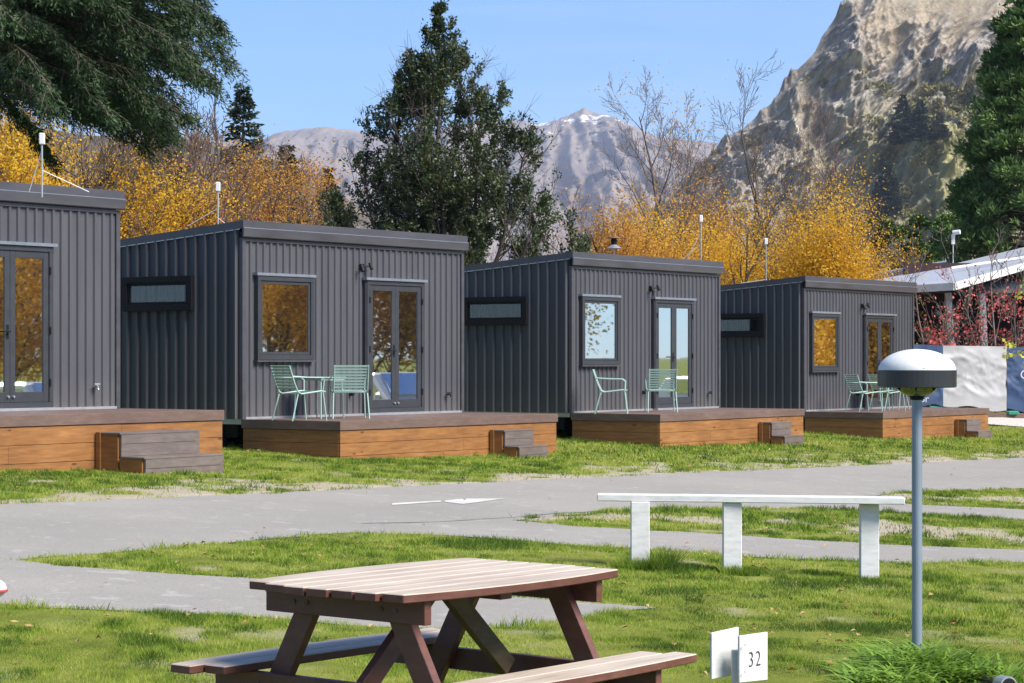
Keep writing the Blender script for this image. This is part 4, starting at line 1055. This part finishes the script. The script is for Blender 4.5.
# evergreen in the centre
def evergreen():
    r = np.random.RandomState(21); px, d = 445, 60.; x = (px-512)/F*d; g = gz(x, d); H = ZC+(HY-6)/F*d-g
    def norm(v): return v/(np.linalg.norm(v)+1e-9)
    segs = []; C = []; Dv = []
    # sprawling outline: half width by height fraction
    hw = lambda f: np.interp(f, [0, .2, .36, .5, .62, .72, .82, .92, 1], [3.6, 4.3, 4.1, 3.4, 2.75, 2.05, 1.3, .65, .3])
    stems = [(0, 0, 1.0, 0), (-.55, .2, .76, -.07), (.65, -.3, .80, .075), (-.3, -.5, .86, -.03), (1.2, .4, .66, .13), (-1.3, 0, .62, -.15), (.2, .6, .88, .025), (1.9, -.2, .48, .2), (-1.9, .2, .5, -.2), (2.9, .3, .40, .26), (-2.9, -.3, .44, -.28), (-2.3, .6, .34, -.3)]
    for (sx, sy, hf, lean) in stems:
        p = np.array([sx*.25, sy*.25, 0.]); K = 14; L = H*hf
        pts = [p]
        for k in range(K):
            p = p+np.array([lean*L/K*(1.3-k/K*.8)+sx*.75/K, sy*.75/K, L/K])+r.randn(3)*[.05,.05,0]; pts.append(p)
        for k in range(K): segs.append((pts[k], pts[k+1], .085*(1-k/K)+.012, .085*(1-(k+1)/K)+.012))
        nb = int(50*hf)
        for i in range(nb):
            f = .10+.90*(i+r.rand())/nb; kk = min(int(f*K), K-1); q = pts[kk]+(pts[kk+1]-pts[kk])*(f*K-kk)
            az = r.rand()*6.283; w = hw(min(q[2]/H, 1)); 
            l = np.clip(w-abs(q[0])*.6, .5, 3)*(.42+.62*r.rand()); 
            if f > .9: l *= max(.25, (1-f)*8)
            dd = norm(np.array([math.cos(az), math.sin(az), .6+.7*r.rand()])); m = 6; b = q.copy()
            for k in range(m):
                dd = norm(dd+r.randn(3)*.10+[0,0,.12]); b2 = b+dd*l/m; segs.append((b, b2, .016*(1-k/m)+.004, .016*(1-(k+1)/m)+.004))
                for s in range(3 if k else 1):
                    sd = norm(dd+r.randn(3)*.75+[0,0,.25]); sl = (.18+.32*r.rand())*min(1, l/1.2)+.08
                    e = b2+sd*sl; segs.append((b2, e, .005, .003))
                    n = 30; tt = r.rand(n)[:,None]; C.append(b2+(e-b2)*tt+r.randn(n, 3)*.045); Dv.append(np.tile(sd, (n, 1)))
                b = b2
    C = np.vstack(C); Dv = np.vstack(Dv)
    rad_ = np.hypot(C[:,0], C[:,1]); lim = hw(np.clip(C[:,2]/H, 0, 1))*(.72+.75*fbm(C[:,2]*1.1+np.sign(C[:,0])*7, C[:,1]*.5+3, 3))
    keep = (rad_ < lim) & (fbm(C[:,0]*1.5+11, C[:,2]*1.5+C[:,1]*.6, 3)+r.rand(len(C))*.10 > .49)
    C = C[keep]; Dv = Dv[keep]
    LV, LF = leaves_np(C, .085, .05, r, Dv, .7)
    tree_obj('evergreen_tree', px, d, segs, LV, LF, M['bark'], M['beech'], 'tall dark evergreen tree with many upright stems behind the second cabin', 'tree', GB)
evergreen()

def conifer(name, px, d, top, halfw, label, seed, leaf, dens=1.0, h0=.05, needle=(.16,.06), droop=.15, group=GB, bottom=None, xoff=0, rough=.25, at_xyz=None, power=1.0):
    r = np.random.RandomState(seed); 
    if at_xyz is None:
        x = (px-512)/F*d; g = gz(x, d)
    else: x, d, g = at_xyz
    H = ZC+(HY-top)/F*d-g; Rm = halfw*d/F
    segs = [((0,0,0), (0,0,H*.5), H*.018, H*.011), ((0,0,H*.5), (0,0,H*.99), H*.011, .005)]
    C = []; D = []
    nw = int(34*dens**.5)
    for i in range(nw):
        f = h0+(1-h0)*(i/nw)**.95; z = f*H; R = Rm*(1-f)**power*(1+rough*(r.rand()-.5))+.02*H*.3
        nb = max(4, int((9+5*r.rand())*(1-.4*f)))
        for j in range(nb):
            az = r.rand()*6.283; l = R*(.65+.5*r.rand()); zz = z+r.randn()*H*.008
            e = np.array([math.cos(az)*l, math.sin(az)*l, zz-droop*l+.02]); s = np.array([0,0,zz+.06*l])
            segs.append((s, e, .008*H/6, .003))
            n = int(70*dens*max(.25, l/Rm)); t = r.rand(n)**.7; sp = l*.22*(1-t*.6)
            perp = np.array([-math.sin(az), math.cos(az), 0]); q = s+(e-s)*t[:,None]; q[:,2] += l*.10*t*t
            side = r.randn(n); C.append(q+perp*(side*sp)[:,None]+r.randn(n, 3)*.03*H/8-np.array([0,0,1])*(np.abs(r.randn(n))*.02*H/8)[:,None])
            D.append(np.tile(np.array([math.cos(az), math.sin(az), -.1]), (n, 1))+perp*side[:,None]*.7)
    C = np.vstack(C); D = np.vstack(D)
    LV, LF = leaves_np(C, needle[0]*H/8, needle[1]*H/8, r, D, .35)
    t = empty(name, (x, d, g), 0, label, 'tree', group)
    V, Q = tubes_np(segs, 4); np_mesh('trunk', V, Q, M['bark'], t); np_mesh('crown', LV, LF, leaf, t)
    return t
conifer('spruce_tree', 243, 92, 84, 72, 'pointed dark spruce rising above the brown bare tree at left', 31, M['spruce'], 1.5, power=.85)
conifer('spruce_tree', 287, 98, 143, 68, 'smaller dark spruce behind the round orange tree', 32, M['spruce'], 1.5, power=.85)
conifer('spruce_tree', 328, 86, 168, 60, 'dark low conifer against the left side of the evergreen tree', 33, M['spruce'], 1.3, droop=-.3)

# great cedar, top left
def cedar():
    r = np.random.RandomState(41); d = 44.; px = -40; x = (px-512)/F*d; g = gz(x, d); H = 15.5
    segs = [((0,0,0), (0,0,H*.6), .42, .25), ((0,0,H*.6), (0,0,H), .25, .03)]; C = []; D = []
    def norm(v): return v/(np.linalg.norm(v)+1e-9)
    zmax = ZC+(HY+120)/F*d
    for i in range(210):
        z = 6.0+r.rand()*(H-6.9); az = r.uniform(-1.35, 1.35) if i < 150 else r.rand()*6.283
        L = np.interp(z, [4, 5.2, 6.3, 8, 10, 15], [2.6, 3.8, 4.6, 4.9, 4.7, 1.6])*(.72+.36*r.rand())
        p = np.array([0, 0, z]); dd = norm(np.array([math.cos(az), math.sin(az), .22])); K = 12
        for k in range(K):
            dd = norm(dd+np.array([0,0,-.055])+r.randn(3)*.035); q = p+dd*L/K; f = (k+1)/K
            segs.append((p, q, .05*(1-f)+.012, .05*(1-f)+.008))
            if k > 1:
                for s in range(4):
                    sg = r.choice([-1, 1]); pr = np.array([-dd[1], dd[0], 0])*sg
                    sl = L*.26*(1-.55*f)*(.5+.8*r.rand()); sdv = norm(dd*.8+pr*.9*r.rand()+np.array([0,0,-.1-.4*r.rand()])); e = q+sdv*sl
                    segs.append((q, e, .010, .004)); n = 64; t = r.rand(n)
                    cc = q+(e-q)*t[:,None]; cc[:,2] -= .10*sl*t*t+np.abs(r.randn(n))*.07; C.append(cc+r.randn(n, 3)*.05)
                    D.append(np.tile(sdv, (n, 1))+np.array([0,0,-.1]))
            p = q
    C = np.vstack(C); D = np.vstack(D)
    LV, LF = leaves_np(C, .11, .026, r, D, .55)
    t = empty('cedar_tree', (x, d, g), 0, 'huge dark cedar whose drooping branches fill the upper left corner', 'tree', GB)
    V, Q = tubes_np(segs, 5); np_mesh('trunk', V, Q, M['bark'], t); np_mesh('crown', LV, LF, M['cedar'], t)
cedar()

bare_leafy('autumn_tree', 12, 58, 100, 'bright yellow tree above the leftmost cabin roof', 51, M['bark'], M['yellow'], 15000, .10, .25, 1.05, stems=3, clump=.4)
bare_leafy('autumn_tree', 62, 62, 112, 'golden tree just right of the first roof aerial', 52, M['bark'], M['yellow'], 13000, .10, .2, 1.0, stems=3)
bare_leafy('autumn_tree', 112, 60, 108, 'thin orange tree with many visible bare stems between the first two cabins', 53, M['bark_grey'], M['yellow'], 7500, .09, .1, 1.05, stems=5, nlat=(16,7,5), thick=.009)
bare_leafy('autumn_tree', 150, 64, 118, 'brown and gold twiggy tree above the second cabin side wall', 54, M['bark_red'], M['yellow'], 5200, .09, .1, 1.0, stems=5, nlat=(16,7,5), thick=.010)
bare_leafy('autumn_tree', 188, 62, 128, 'twiggy orange tree left of the second roof aerial', 55, M['bark_red'], M['yellow'], 5200, .09, .3, 1.0, stems=4, nlat=(16,7,5), thick=.010)
bare_leafy('poplar_tree', 226, 84, 56, 'tall thin bare poplar left of the pointed spruce', 56, M['bark_grey'], M['yellow'], 120, .09, .1, .7, stems=2, nlat=(18,5,3), width=.14, angle=(25,30,30), spread=.04, thick=.010)
bare_leafy('bare_tree', 238, 74, 132, 'dense brown leafless tree in front of the pointed spruce', 57, M['bark_red'], M['orange'], 150, .08, .1, .8, stems=7, nlat=(18,8,6), thick=.011, spread=.3)
bare_leafy('autumn_tree', 256, 70, 178, 'low orange bush tree right of the second aerial', 58, M['bark_red'], M['orange'], 9000, .09, .2, 1.1, stems=5)
bare_leafy('autumn_tree', 288, 68, 176, 'round orange leaved tree above the second cabin roof', 59, M['bark_red'], M['orange'], 16000, .09, .2, 1.2, stems=6, clump=.4, spread=.35)
bare_leafy('shrub', 200, 58, 205, 'reddish twiggy shrub behind the second cabin roof', 60, M['bark_red'], M['redleaf'], 1500, .07, .2, 1.2, stems=6, spread=.4, levels=2, nlat=(12,8))
# right of the evergreen
bare_leafy('shrub', 585, 66, 222, 'pale leafless shrub right of the evergreen tree', 61, M['bark_red'], M['orange'], 350, .07, .2, 1.2, stems=6, spread=.4, levels=2, nlat=(14,9), thick=.008)
bare_leafy('birch_tree', 681, 70, 104, 'tall birch with bare top and pale trunk above the middle cabin', 62, M['bark_birch'], M['orange'], 6500, .09, .1, .78, stems=2, nlat=(17,8,6), rad=.12, width=.40, thick=.0065, fork0=.22, angle=(38,42,45), spread=.12)
bare_leafy('birch_tree', 738, 74, 172, 'slender leafless birch right of the tall birch', 63, M['bark_grey'], M['orange'], 2500, .09, .1, .75, stems=3, nlat=(14,9,7), thick=.006)
bare_leafy('birch_tree', 788, 72, 118, 'birch with a long bare leaning leader in front of the crag', 64, M['bark_grey'], M['orange'], 6000, .09, .1, .72, stems=2, nlat=(16,8,6), rad=.12, width=.44, thick=.0065, spread=.2)
bare_leafy('birch_tree', 845, 76, 140, 'brownish twiggy birch left of the cliff pines', 65, M['bark_red'], M['orange'], 4500, .09, .1, .85, stems=3, nlat=(15,9,7), thick=.006)
for k, (px, top, n, lb) in enumerate(((620, 222, 9000, 'orange yellow tree right of the roof vent'), (655, 226, 9000, 'yellow tree in front of the pale birch trunk'), (690, 238, 7000, 'yellow leaves around the aerial above the middle cabin'),
        (728, 226, 10000, 'bright yellow tree between the middle and farthest cabin'), (765, 222, 11000, 'bright yellow tree above the farthest aerial'), (808, 208, 14000, 'largest golden tree above the farthest cabin roof'), (848, 204, 13000, 'golden tree at the left end of the white roofs'))):
    bare_leafy('autumn_tree', px, 62+k % 3*2, top, lb, 70+k, M['bark_grey'], M['yellow'] if k else M['orange'], n, .085, .3, 1.25, stems=4, clump=.4, spread=.3, levels=2, nlat=(13,8))
# right side greens
def leafball(name, px, d, top, halfw, label, seed, leaf, n=12000, ll=.12, lumps=26, group=GB):
    r = np.random.RandomState(seed); x = (px-512)/F*d; g = gz(x, d); H = ZC+(HY-top)/F*d-g; Rw = halfw*d/F
    cs = []; 
    for i in range(lumps):
        f = r.rand()**.8; z = H*(.15+.8*f); rr = Rw*math.sqrt(max(0, 1-((f-.35)/.68)**2))*(r.rand()**.5)*.85; a = r.rand()*6.283; cs.append((rr*math.cos(a), rr*math.sin(a), z, Rw*(.16+.20*r.rand())))
    cs = np.array(cs); idx = r.randint(0, lumps, n); u = r.randn(n, 3); u /= np.linalg.norm(u, axis=1)[:,None]; u[:,2] = np.where(u[:,2] < -.3, -u[:,2]*.5, u[:,2])
    C = cs[idx,:3]+u*(cs[idx,3]*(.75+.35*r.rand(n)))[:,None]
    LV, LF = leaves_np(C, ll, ll*.7, r, u, .8)
    segs = [((0,0,0), (c[0], c[1], c[2]), .05, .012) for c in cs]
    t = empty(name, (x, d, g), 0, label, 'tree' if 'tree' in name else 'bush', group)
    V, Q = tubes_np(segs, 5); np_mesh('trunk', V, Q, M['bark'], t); np_mesh('crown', LV, LF, leaf, t)
leafball('bush', 880, 92, 214, 30, 'dull green bush between the golden tree and the roof camera', 81, M['bushgreen'], 9000, .13)
leafball('bush', 915, 95, 200, 30, 'mixed green bush above the small white roof', 82, M['bushgreen'], 9000, .13)
leafball('bush', 946, 90, 212, 26, 'bright green bush behind the roof camera pole', 83, M['sequoia'], 9000, .13)
leafball('bush', 985, 88, 225, 30, 'rounded green bush at the foot of the giant conifer', 84, M['sequoia'], 9000, .13)

def sequoia():
    r = np.random.RandomState(91); px, d = 1056, 80.; x = (px-512)/F*d; g = gz(x, d); H = ZC+(HY+153)/F*d-g; Rm = 138*d/F
    segs = [((0,0,0), (0,0,H), .55, .04)]; C = []; D = []
    for i in range(900):
        f = .04+.96*r.rand(); z = f*H; R = Rm*(1-f)**.95*(.70+.36*r.rand())+.1; az = r.rand()*6.283
        c0 = np.array([math.cos(az)*R, math.sin(az)*R, z]); segs.append(((0,0,z-.3*R*.3), tuple(c0*np.array([.9,.9,1])), .05, .015))
        # a clump of upswept sprays at the branch end
        m = 20
        cr = (.45+.35*r.rand())*(1-.45*f)
        for s in range(m):
            u = r.randn(3); u[2] = abs(u[2])*.8; u += np.array([math.cos(az), math.sin(az), .35])*.9; u /= np.linalg.norm(u)
            e = c0-np.array([math.cos(az), math.sin(az), 0])*cr*.4; n = 18; t = r.rand(n)[:,None]*.7+.35
            C.append(e+u*cr*1.25*t+r.randn(n, 3)*.05); D.append(np.tile(u+np.array([0,0,.4]), (n, 1)))
    C = np.vstack(C); D = np.vstack(D)
    keep = fbm(C[:,0]*1.1+C[:,1]*.4, C[:,2]*1.3, 3)+r.rand(len(C))*.08 > .42; C = C[keep]; D = D[keep]
    LV, LF = leaves_np(C, .20, .07, r, D, .6)
    t = empty('giant_conifer', (x, d, g), 0, 'giant bright green conifer filling the right edge', 'tree', GB)
    V, Q = tubes_np(segs, 6); np_mesh('trunk', V, Q, M['bark'], t); np_mesh('crown', LV, LF, M['sequoia'], t)
sequoia()
# pines clinging to the crag
for (bx, by, top, hw, sd, lb) in ((901,142,94,19,101,'large dark pine on the ledge of the crag'), (919,140,99,14,102,'smaller dark pine right beside the ledge pine'), (887,218,161,19,103,'bluish pine below the ledge on the crag'), (877,218,176,12,104,'narrow pine at the left of the bluish pine'), (938,136,112,12,105,'low round pine right of the two ledge pines')):
    p = crag_at(bx, by)
    conifer('pine_tree', 0, 0, top, hw, lb, sd, M['spruce'], 1.0, needle=(.35,.16), group='pines growing on the crag', at_xyz=(p[0], p[1]-4, p[2]-1), power=.75, rough=.6)
# scrub on the crag
def scrub():
    r = np.random.RandomState(111); V = CRAG['V']; P = V.reshape(-1, 3); sx = 512+F*P[:,0]/P[:,1]; sy = HY-F*(P[:,2]-ZC)/P[:,1]
    w = np.clip((sx-840)/110, 0, 1)*np.clip((sy-45)/60, 0, 1)*(sx < 1150)+.02*(sx > 700)*(sy > 60)
    w *= np.clip(fbm(sx/22, sy/22, 3)*3-1.1, 0, 1); w /= w.sum()
    idx = r.choice(len(P), 900, p=w); cs = P[idx]; n = 70
    R = (1.0+2.0*r.rand(len(cs)))
    u = r.randn(len(cs), n, 3); u /= np.linalg.norm(u, axis=2)[...,None]; C = cs[:,None]+u*(R[:,None,None]*[1,1,.75])
    LV, LF = leaves_np(C.reshape(-1, 3), 1.1, .9, r)
    m = leafmat('scrub_leaf', [(.07,.085,.04), (.14,.15,.06), (.30,.27,.10), (.20,.15,.09)], .8, .1)
    tag(np_mesh('scrub', LV, LF, m), 'olive scrub scattered over the lower right of the crag', 'scrub', kind='stuff')
scrub()

# ------------------------------------------------------------------ pavilion with white roofs, banner fence, red-leaved saplings
def P3(px, py, d): v = at(px, py, d); return v
def slab(name, pts, th, mat, parent, off):
    pts = [Vector(p)-off for p in pts]; return MB().prism(pts, 0, (0,0,-th)).build(name, mat, parent)
def pavilion():
    o = at(960, 300, 64); o.z = gz(o.x, 64)
    b = empty('pavilion', o, 0, 'open sided building with pale curved roof and dark interior at the right edge', 'building'); off = Vector(o)
    M['wroof'] = mat_simple('pale_metal_roof', (.38,.40,.44), .45, .1, .08, 1.5)
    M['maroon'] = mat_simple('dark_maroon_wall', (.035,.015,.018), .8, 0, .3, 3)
    slab('roof', [P3(870,291,62.5), P3(954,286,61), P3(1024,266,64), P3(1130,240,68), P3(1130,222,80), P3(1024,248.5,76), P3(951,264.5,72), P3(870,281,70)], .10, M['wroof'], b, off)
    fb = MB(); 
    for (a, c) in (((870,291.5,62.4),(954,286.5,60.9)), ((954,286.5,60.9),(1024,266.5,63.9)), ((1024,266.5,63.9),(1130,240.5,67.9))):
        fb.bar(P3(*a)-off, P3(*c)-off, .06, .20)
    fb.build('gable_fascia', M['white'], b)
    MB().bar(P3(951,272,66)-off+Vector((0,0,.12)), P3(1024,261,68)-off+Vector((0,0,.12)), .05, .06).build('roof_seam', M['white'], b)
    # dark gable underside and beam
    MB().prism([P3(956,290,62.5)-off, P3(1000,281,64)-off, P3(1130,281,68)-off, P3(1130,290,68)-off], 0, (0,.2,0)).build('gable_panel', M['frame'], b)
    MB().bar(P3(900,291,62.2)-off, P3(1140,291,66)-off, .15, .12).build('beam', M['bark_grey'], b)
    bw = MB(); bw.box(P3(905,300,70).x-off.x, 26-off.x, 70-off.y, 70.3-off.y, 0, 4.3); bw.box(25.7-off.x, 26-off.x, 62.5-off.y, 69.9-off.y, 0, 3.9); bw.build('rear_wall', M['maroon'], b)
    for (xt, xb, dd) in ((948,955,62), (982,987,63.5), (1050,1046,64.5)):
        a = P3(xt, 291, dd); c = P3(xb, 350, dd); c.z = gz(c.x, dd)-.02; a.z -= .05
        MB().bar(a-off, c-off, .16, .16, up=(0,1,0)).build('post', M['steel'], b)
    rl = MB(); 
    for zz in (.5, 1.1): rl.bar(P3(965,0,66)*1+Vector((0,0,0)), P3(1120,0,67), .05, .05) if False else None
    z0 = gz(13, 66)-off.z
    for zz in (.35, 1.75, 2.0): rl.bar((P3(958,0,66).x-off.x, 66-off.y, z0+zz), (P3(1120,0,66).x-off.x, 66-off.y, z0+zz), .05, .04)
    for q in range(28): xx = P3(958+q*5.5,0,66).x-off.x; rl.box(xx-.012, xx+.012, 66-off.y-.012, 66-off.y+.012, z0, z0+2.0)
    rl.build('railing', M['frame'], b)
    # second low roof behind
    o2 = at(900, 276, 84); o2.z = gz(o2.x, 84); b2 = empty('shed', o2, 0, 'low shed with thin grey white roof behind the golden tree', 'shed'); f2 = Vector(o2)
    slab('roof', [P3(862,279,82), P3(948,262.5,82), P3(952,259.5,88), P3(868,274,88)], .12, M['wroof'], b2, f2)
    w = MB(); x0, x1 = P3(868,0,84).x-f2.x, P3(944,0,84).x-f2.x; w.prism([(x0, -1, 0), (x1, -1, 0), (x1, -1, P3(0,266,83).z-f2.z), (x0, -1, P3(0,281,83).z-f2.z)], 0, (0,3,0)); w.build('wall', M['trim'], b2)
    # roof camera on pole
    pc = at(953, 262, 71); e = empty('camera_pole', pc, 0, 'white security camera on a short pole above the pale roof', 'camera')
    MB().tube([(0,0,-.3),(0,0,.75)], .022).build('pole', M['steel'], e); MB().box(-.05,.05,-.05,.05,.55,.86).build('bracket', M['white'], e); MB().tube([(-.02,-.1,.9),(.18,-.2,.92)], .07, 12).build('camera_head', M['white'], e)
    # small ventilator unit behind the fence
    v = at(933, 345, 61); v.z = gz(v.x, 61); e = empty('kiosk', v, 0, 'grey box cabinet with flat lid just above the blue banner', 'cabinet')
    zt = ZC+(HY-338)/F*61-v.z; MB().box(-.28,.28,-.2,.2,0,zt-.1).build('cabinet_body', M['trim'], e); MB().box(-.34,.34,-.26,.26,zt-.095,zt).build('lid', M['steel'], e)
pavilion()

def fence():
    d0, d1 = 57.5, 58.5
    o = at(915, 400, d0); o.z = gz(o.x, d0); f = empty('banner_fence', o, 0, 'temporary fence hung with blue and white banners behind the farthest deck', 'fence'); off = Vector(o)
    def mat_b(name, c):
        m, t, b = nodes(name); v = objvec(t, (1,1,1)); n = noise(t, 1.2, 5, v)
        t.links.new(ramp(t, n, [(.3, tuple(x*.85 for x in c)), (.7, tuple(min(1, x*1.1) for x in c))]), b.inputs['Base Color']); b.inputs['Roughness'].default_value = .6
        return m
    MBl, MW = mat_b('blue_banner', (.032,.065,.15)), mat_b('white_banner', (.40,.40,.415))
    def panel(p0, yt0, yb0, p1, yt1, yb1, mat, seed, name='banner'):
        e0, e1 = d0+(p0-905)*.006, d0+(p1-905)*.006
        a0, a1 = at(p0, yt0, e0), at(p1, yt1, e1); b0, b1 = at(p0, yb0, e0), at(p1, yb1, e1)
        nu, nv = 60, 36; U, V = np.meshgrid(np.linspace(0, 1, nu), np.linspace(0, 1, nv)); U = U.ravel(); V = V.ravel()
        P = (np.array(a0)*(1-U)[:,None]+np.array(a1)*U[:,None])*(1-V)[:,None]+(np.array(b0)*(1-U)[:,None]+np.array(b1)*U[:,None])*V[:,None]
        w = (ridged(U*1.3+seed+V*1.4, V*2.2-U*1.0+seed, 4)-.5)*.16; P[:,1] -= w*np.sin(np.pi*np.clip(V*1.1, 0, 1))
        P[:,2] += .04*np.sin(U*9+seed)*V
        I = np.arange(nu*nv).reshape(nv, nu); Fq = np.stack([I[:-1,:-1], I[1:,:-1], I[1:,1:], I[:-1,1:]], -1).reshape(-1, 4)
        return np_mesh(name, P-np.array(off), Fq, mat, f, smooth=True)
    blue = panel(905, 344, 404, 943, 345.5, 406, MBl, 1); panel(943.2, 345.5, 405, 1006.5, 346.5, 411, MW, 4); b2 = panel(1007, 347, 410, 1062, 348, 411, MBl, 8)
    def text(s, px, py, size, par, sx=1):
        cu = bpy.data.curves.new('t', 'FONT'); cu.body = s; cu.size = size; cu.align_x = 'CENTER'; cu.align_y = 'CENTER'
        to = bpy.data.objects.new('t', cu); COL.objects.link(to); bpy.context.view_layer.update(); me = bpy.data.meshes.new_from_object(to); bpy.data.objects.remove(to)
        p = at(px, py, d0+(px-905)*.006-.14)-off; me.transform(Matrix.Translation(p) @ Matrix.Rotation(math.pi/2, 4, 'X')); link_mesh('lettering', me, M['white'], par)
    text('Br', 924, 399, .26, blue); text('C', 1024.5, 375, .32, b2)
    # faint print lines on white banner
    for px in (905, 943, 1006.8, 1062):
        t = at(px, 345, d0+(px-905)*.006+.12); g = gz(t.x, t.y); MB().tube([(t.x-off.x, t.y+.08-off.y, g-off.z), (t.x-off.x, t.y+.08-off.y, t.z-off.z+.02)], .02).build('post', M['steel'], f)
    gr = mat_simple('green_plastic', (.02,.26,.17), .5)
    a, b = at(930, 407, d0-.2)-off, at(948, 409, d0-.3)-off; MB().bar(a, b, .16, .05).build('foot_block', gr, f, bevel=.02)
    c = at(1012, 412.5, d0)-off; MB().box(c.x-.13, c.x+.13, c.y-.2, c.y+.1, c.z-.05, c.z+.04).build('foot_block', gr, f, bevel=.02)
    k0, k1 = at(940, 415, 57)-off, at(1100, 417, 58)-off; MB().bar(k0, k1, .12, .14).build('base_rail', M['comp'], f)
fence()
def sapling(px, d, top, label, seed, leaf, n, bark=None, spread=.35, stems=2, thick=.007, ll=.08, low=.0, fade=.9, nl=(8,4,3)):
    bare_leafy('sapling', px, d, top, label, seed, bark or M['bark_grey'], leaf, n, ll, low, fade, stems=stems, nlat=nl, spread=spread, thick=thick, clump=.10, levels=3, rad=.05, group='red leaved saplings by the pavilion')
sapling(928, 60, 262, 'red leaved sapling between the farthest cabin and the slanted white post', 121, M['redleaf'], 430, M['bark_birch'])
sapling(950, 60.5, 300, 'low crimson sapling in front of the dark interior', 122, M['redleaf'], 320)
sapling(996, 60, 240, 'tall pale stemmed sapling with crimson leaves near the right edge', 123, M['redleaf'], 520, M['bark_birch'])
sapling(1022, 59, 262, 'crimson sapling cut off by the right edge', 124, M['redleaf'], 420)
def yellow_twig():
    r = np.random.RandomState(5); d = 40.; C = []; px0 = 1034; x = (px0-512)/F*d; g = gz(x, d); segs = [((0,0,0), (-.1,0,1.6), .02, .014), ((-.1,0,1.6), (-.05,0,2.6), .014, .006)]
    for (px, py) in ((1006,352),(1012,345),(1016,354),(1022,355),(1010,356),(1020,296),(1021,283),(1005,343)):
        p = np.array(at(px, py, d))-[x, d, g]; segs.append(((-.1, 0, p[2]+.12), tuple(p), .006, .003)); C.append(p+r.randn(7, 3)*.035)
    C = np.vstack(C); LV, LF = leaves_np(C, .075, .06, r)
    tree_obj('sapling', px0, d, segs, LV, LF, M['bark'], M['lime'], 'thin sapling with lime yellow leaves over the blue banner', 'tree')
yellow_twig()

# ------------------------------------------------------------------ what the cabin glass reflects: parked vehicles and trees outside the frame, to the right
def car(x, y, rz, col, label, van=False):
    c = empty('parked_van' if van else 'parked_car', (x, y, gz(16, y)), rz, label, 'van' if van else 'car', 'vehicles parked to the right of the cabins')
    m = mat_simple('car_paint', col, .25, .1, .03); H = 1.9 if van else 1.45
    prof = [(-2.2,.35),(-2.25,.8),(-2.1,H*.62),(-1.7,H*.97),(.5 if not van else 1.2,H),(1.2 if not van else 1.75,H*.66),(2.1,H*.55),(2.25,.5),(2.2,.3)]
    b = MB(); b.prism([(p[0], -.85, p[1]) for p in prof], 0, (0,1.7,0)); b.build('body', m, c, bevel=.07)
    for s in (-1, 1):
        MB().prism([(-1.6, s*.856, H*.64), (-1.45, s*.856, H*.9), (.4 if not van else 1.05, s*.856, H*.92), (1.0 if not van else 1.5, s*.856, H*.65)], 0, (0, s*.006, 0)).build('window', M['glass'], c)
        for xx in (-1.4, 1.4):
            w = MB().tube([(xx, s*.70, .32), (xx, s*.88, .32)], .32, 20).build('wheel', M['rubber'], c); MB().tube([(xx, s*.89, .32), (xx, s*.70, .32)], .19, 14).build('rim', M['steel'], w)
        MB().box(2.17, 2.25, s*.75-.14, s*.75+.14, .58, .72).build('headlight', M['white'], c)
    dx = (.53 if not van else 1.23)
    MB().prism([(dx, -.7, H*.975), (dx, .7, H*.975), (dx+.62 if not van else dx+.5, .75, H*.70), (dx+.62 if not van else dx+.5, -.75, H*.70)], 0, (.03, 0, .03)).build('windscreen', M['glass'], c)
for a in ((19.5,43.2,2.6,(.80,.76,.70),'white van parked beyond the right edge, reflected in cabin glass',True), (19.0,47.5,2.7,(.62,.60,.56),'silver grey car parked beside the white van',False), (17.0,39.5,2.5,(.76,.73,.68),'silver car parked nearest of the vehicles',False), (21,56,2.6,(.74,.72,.67),'pale car parked farthest among the vehicles',False), (15.0,33.0,2.5,(.74,.72,.67),'pale grey van nearest the lawn beyond the frame',True)):  # warm tint in the paint offsets the blue sky light on the bodies
    car(*a)
rr = np.random.RandomState(77)
for k, (x, y) in enumerate([(36+3*rr.rand(), 28+k*3.4) for k in range(9)]+[(31+4*rr.rand(), 66+k*4) for k in range(3)]+[(44+4*rr.rand(), 30+k*6) for k in range(5)]+[(16.8, 58.6), (19.5, 60.5)]):
    px = 512+F*x/y; top = HY-F*((5.5+3.5*rr.rand()) if x > 25 else 2.6)/y; bare_leafy('autumn_tree', px, y, top, 'autumn tree beyond the right edge of the picture behind the parked vehicles', 130+k, M['bark'], M['yellow'] if k % 3 else M['orange'], 15000, .13, .05, 1.2, stems=4, clump=.55, levels=2, nlat=(14,9), spread=.35, group='trees beyond the right edge')

# ------------------------------------------------------------------ haze
m = bpy.data.materials.new('haze'); m.use_nodes = True; t = m.node_tree; t.nodes.clear()
o_ = t.nodes.new('ShaderNodeOutputMaterial'); pv = t.nodes.new('ShaderNodeVolumePrincipled')
pv.inputs['Color'].default_value = (.72,.80,1,1); pv.inputs['Density'].default_value = 8e-5; pv.inputs['Anisotropy'].default_value = .2
t.links.new(pv.outputs[0], o_.inputs['Volume'])
hz = MB().box(-6600, 6600, -10900, 11300, -4, 830).build('haze', m); tag(hz, 'thin blue valley haze over the mountains', 'haze', kind='stuff')
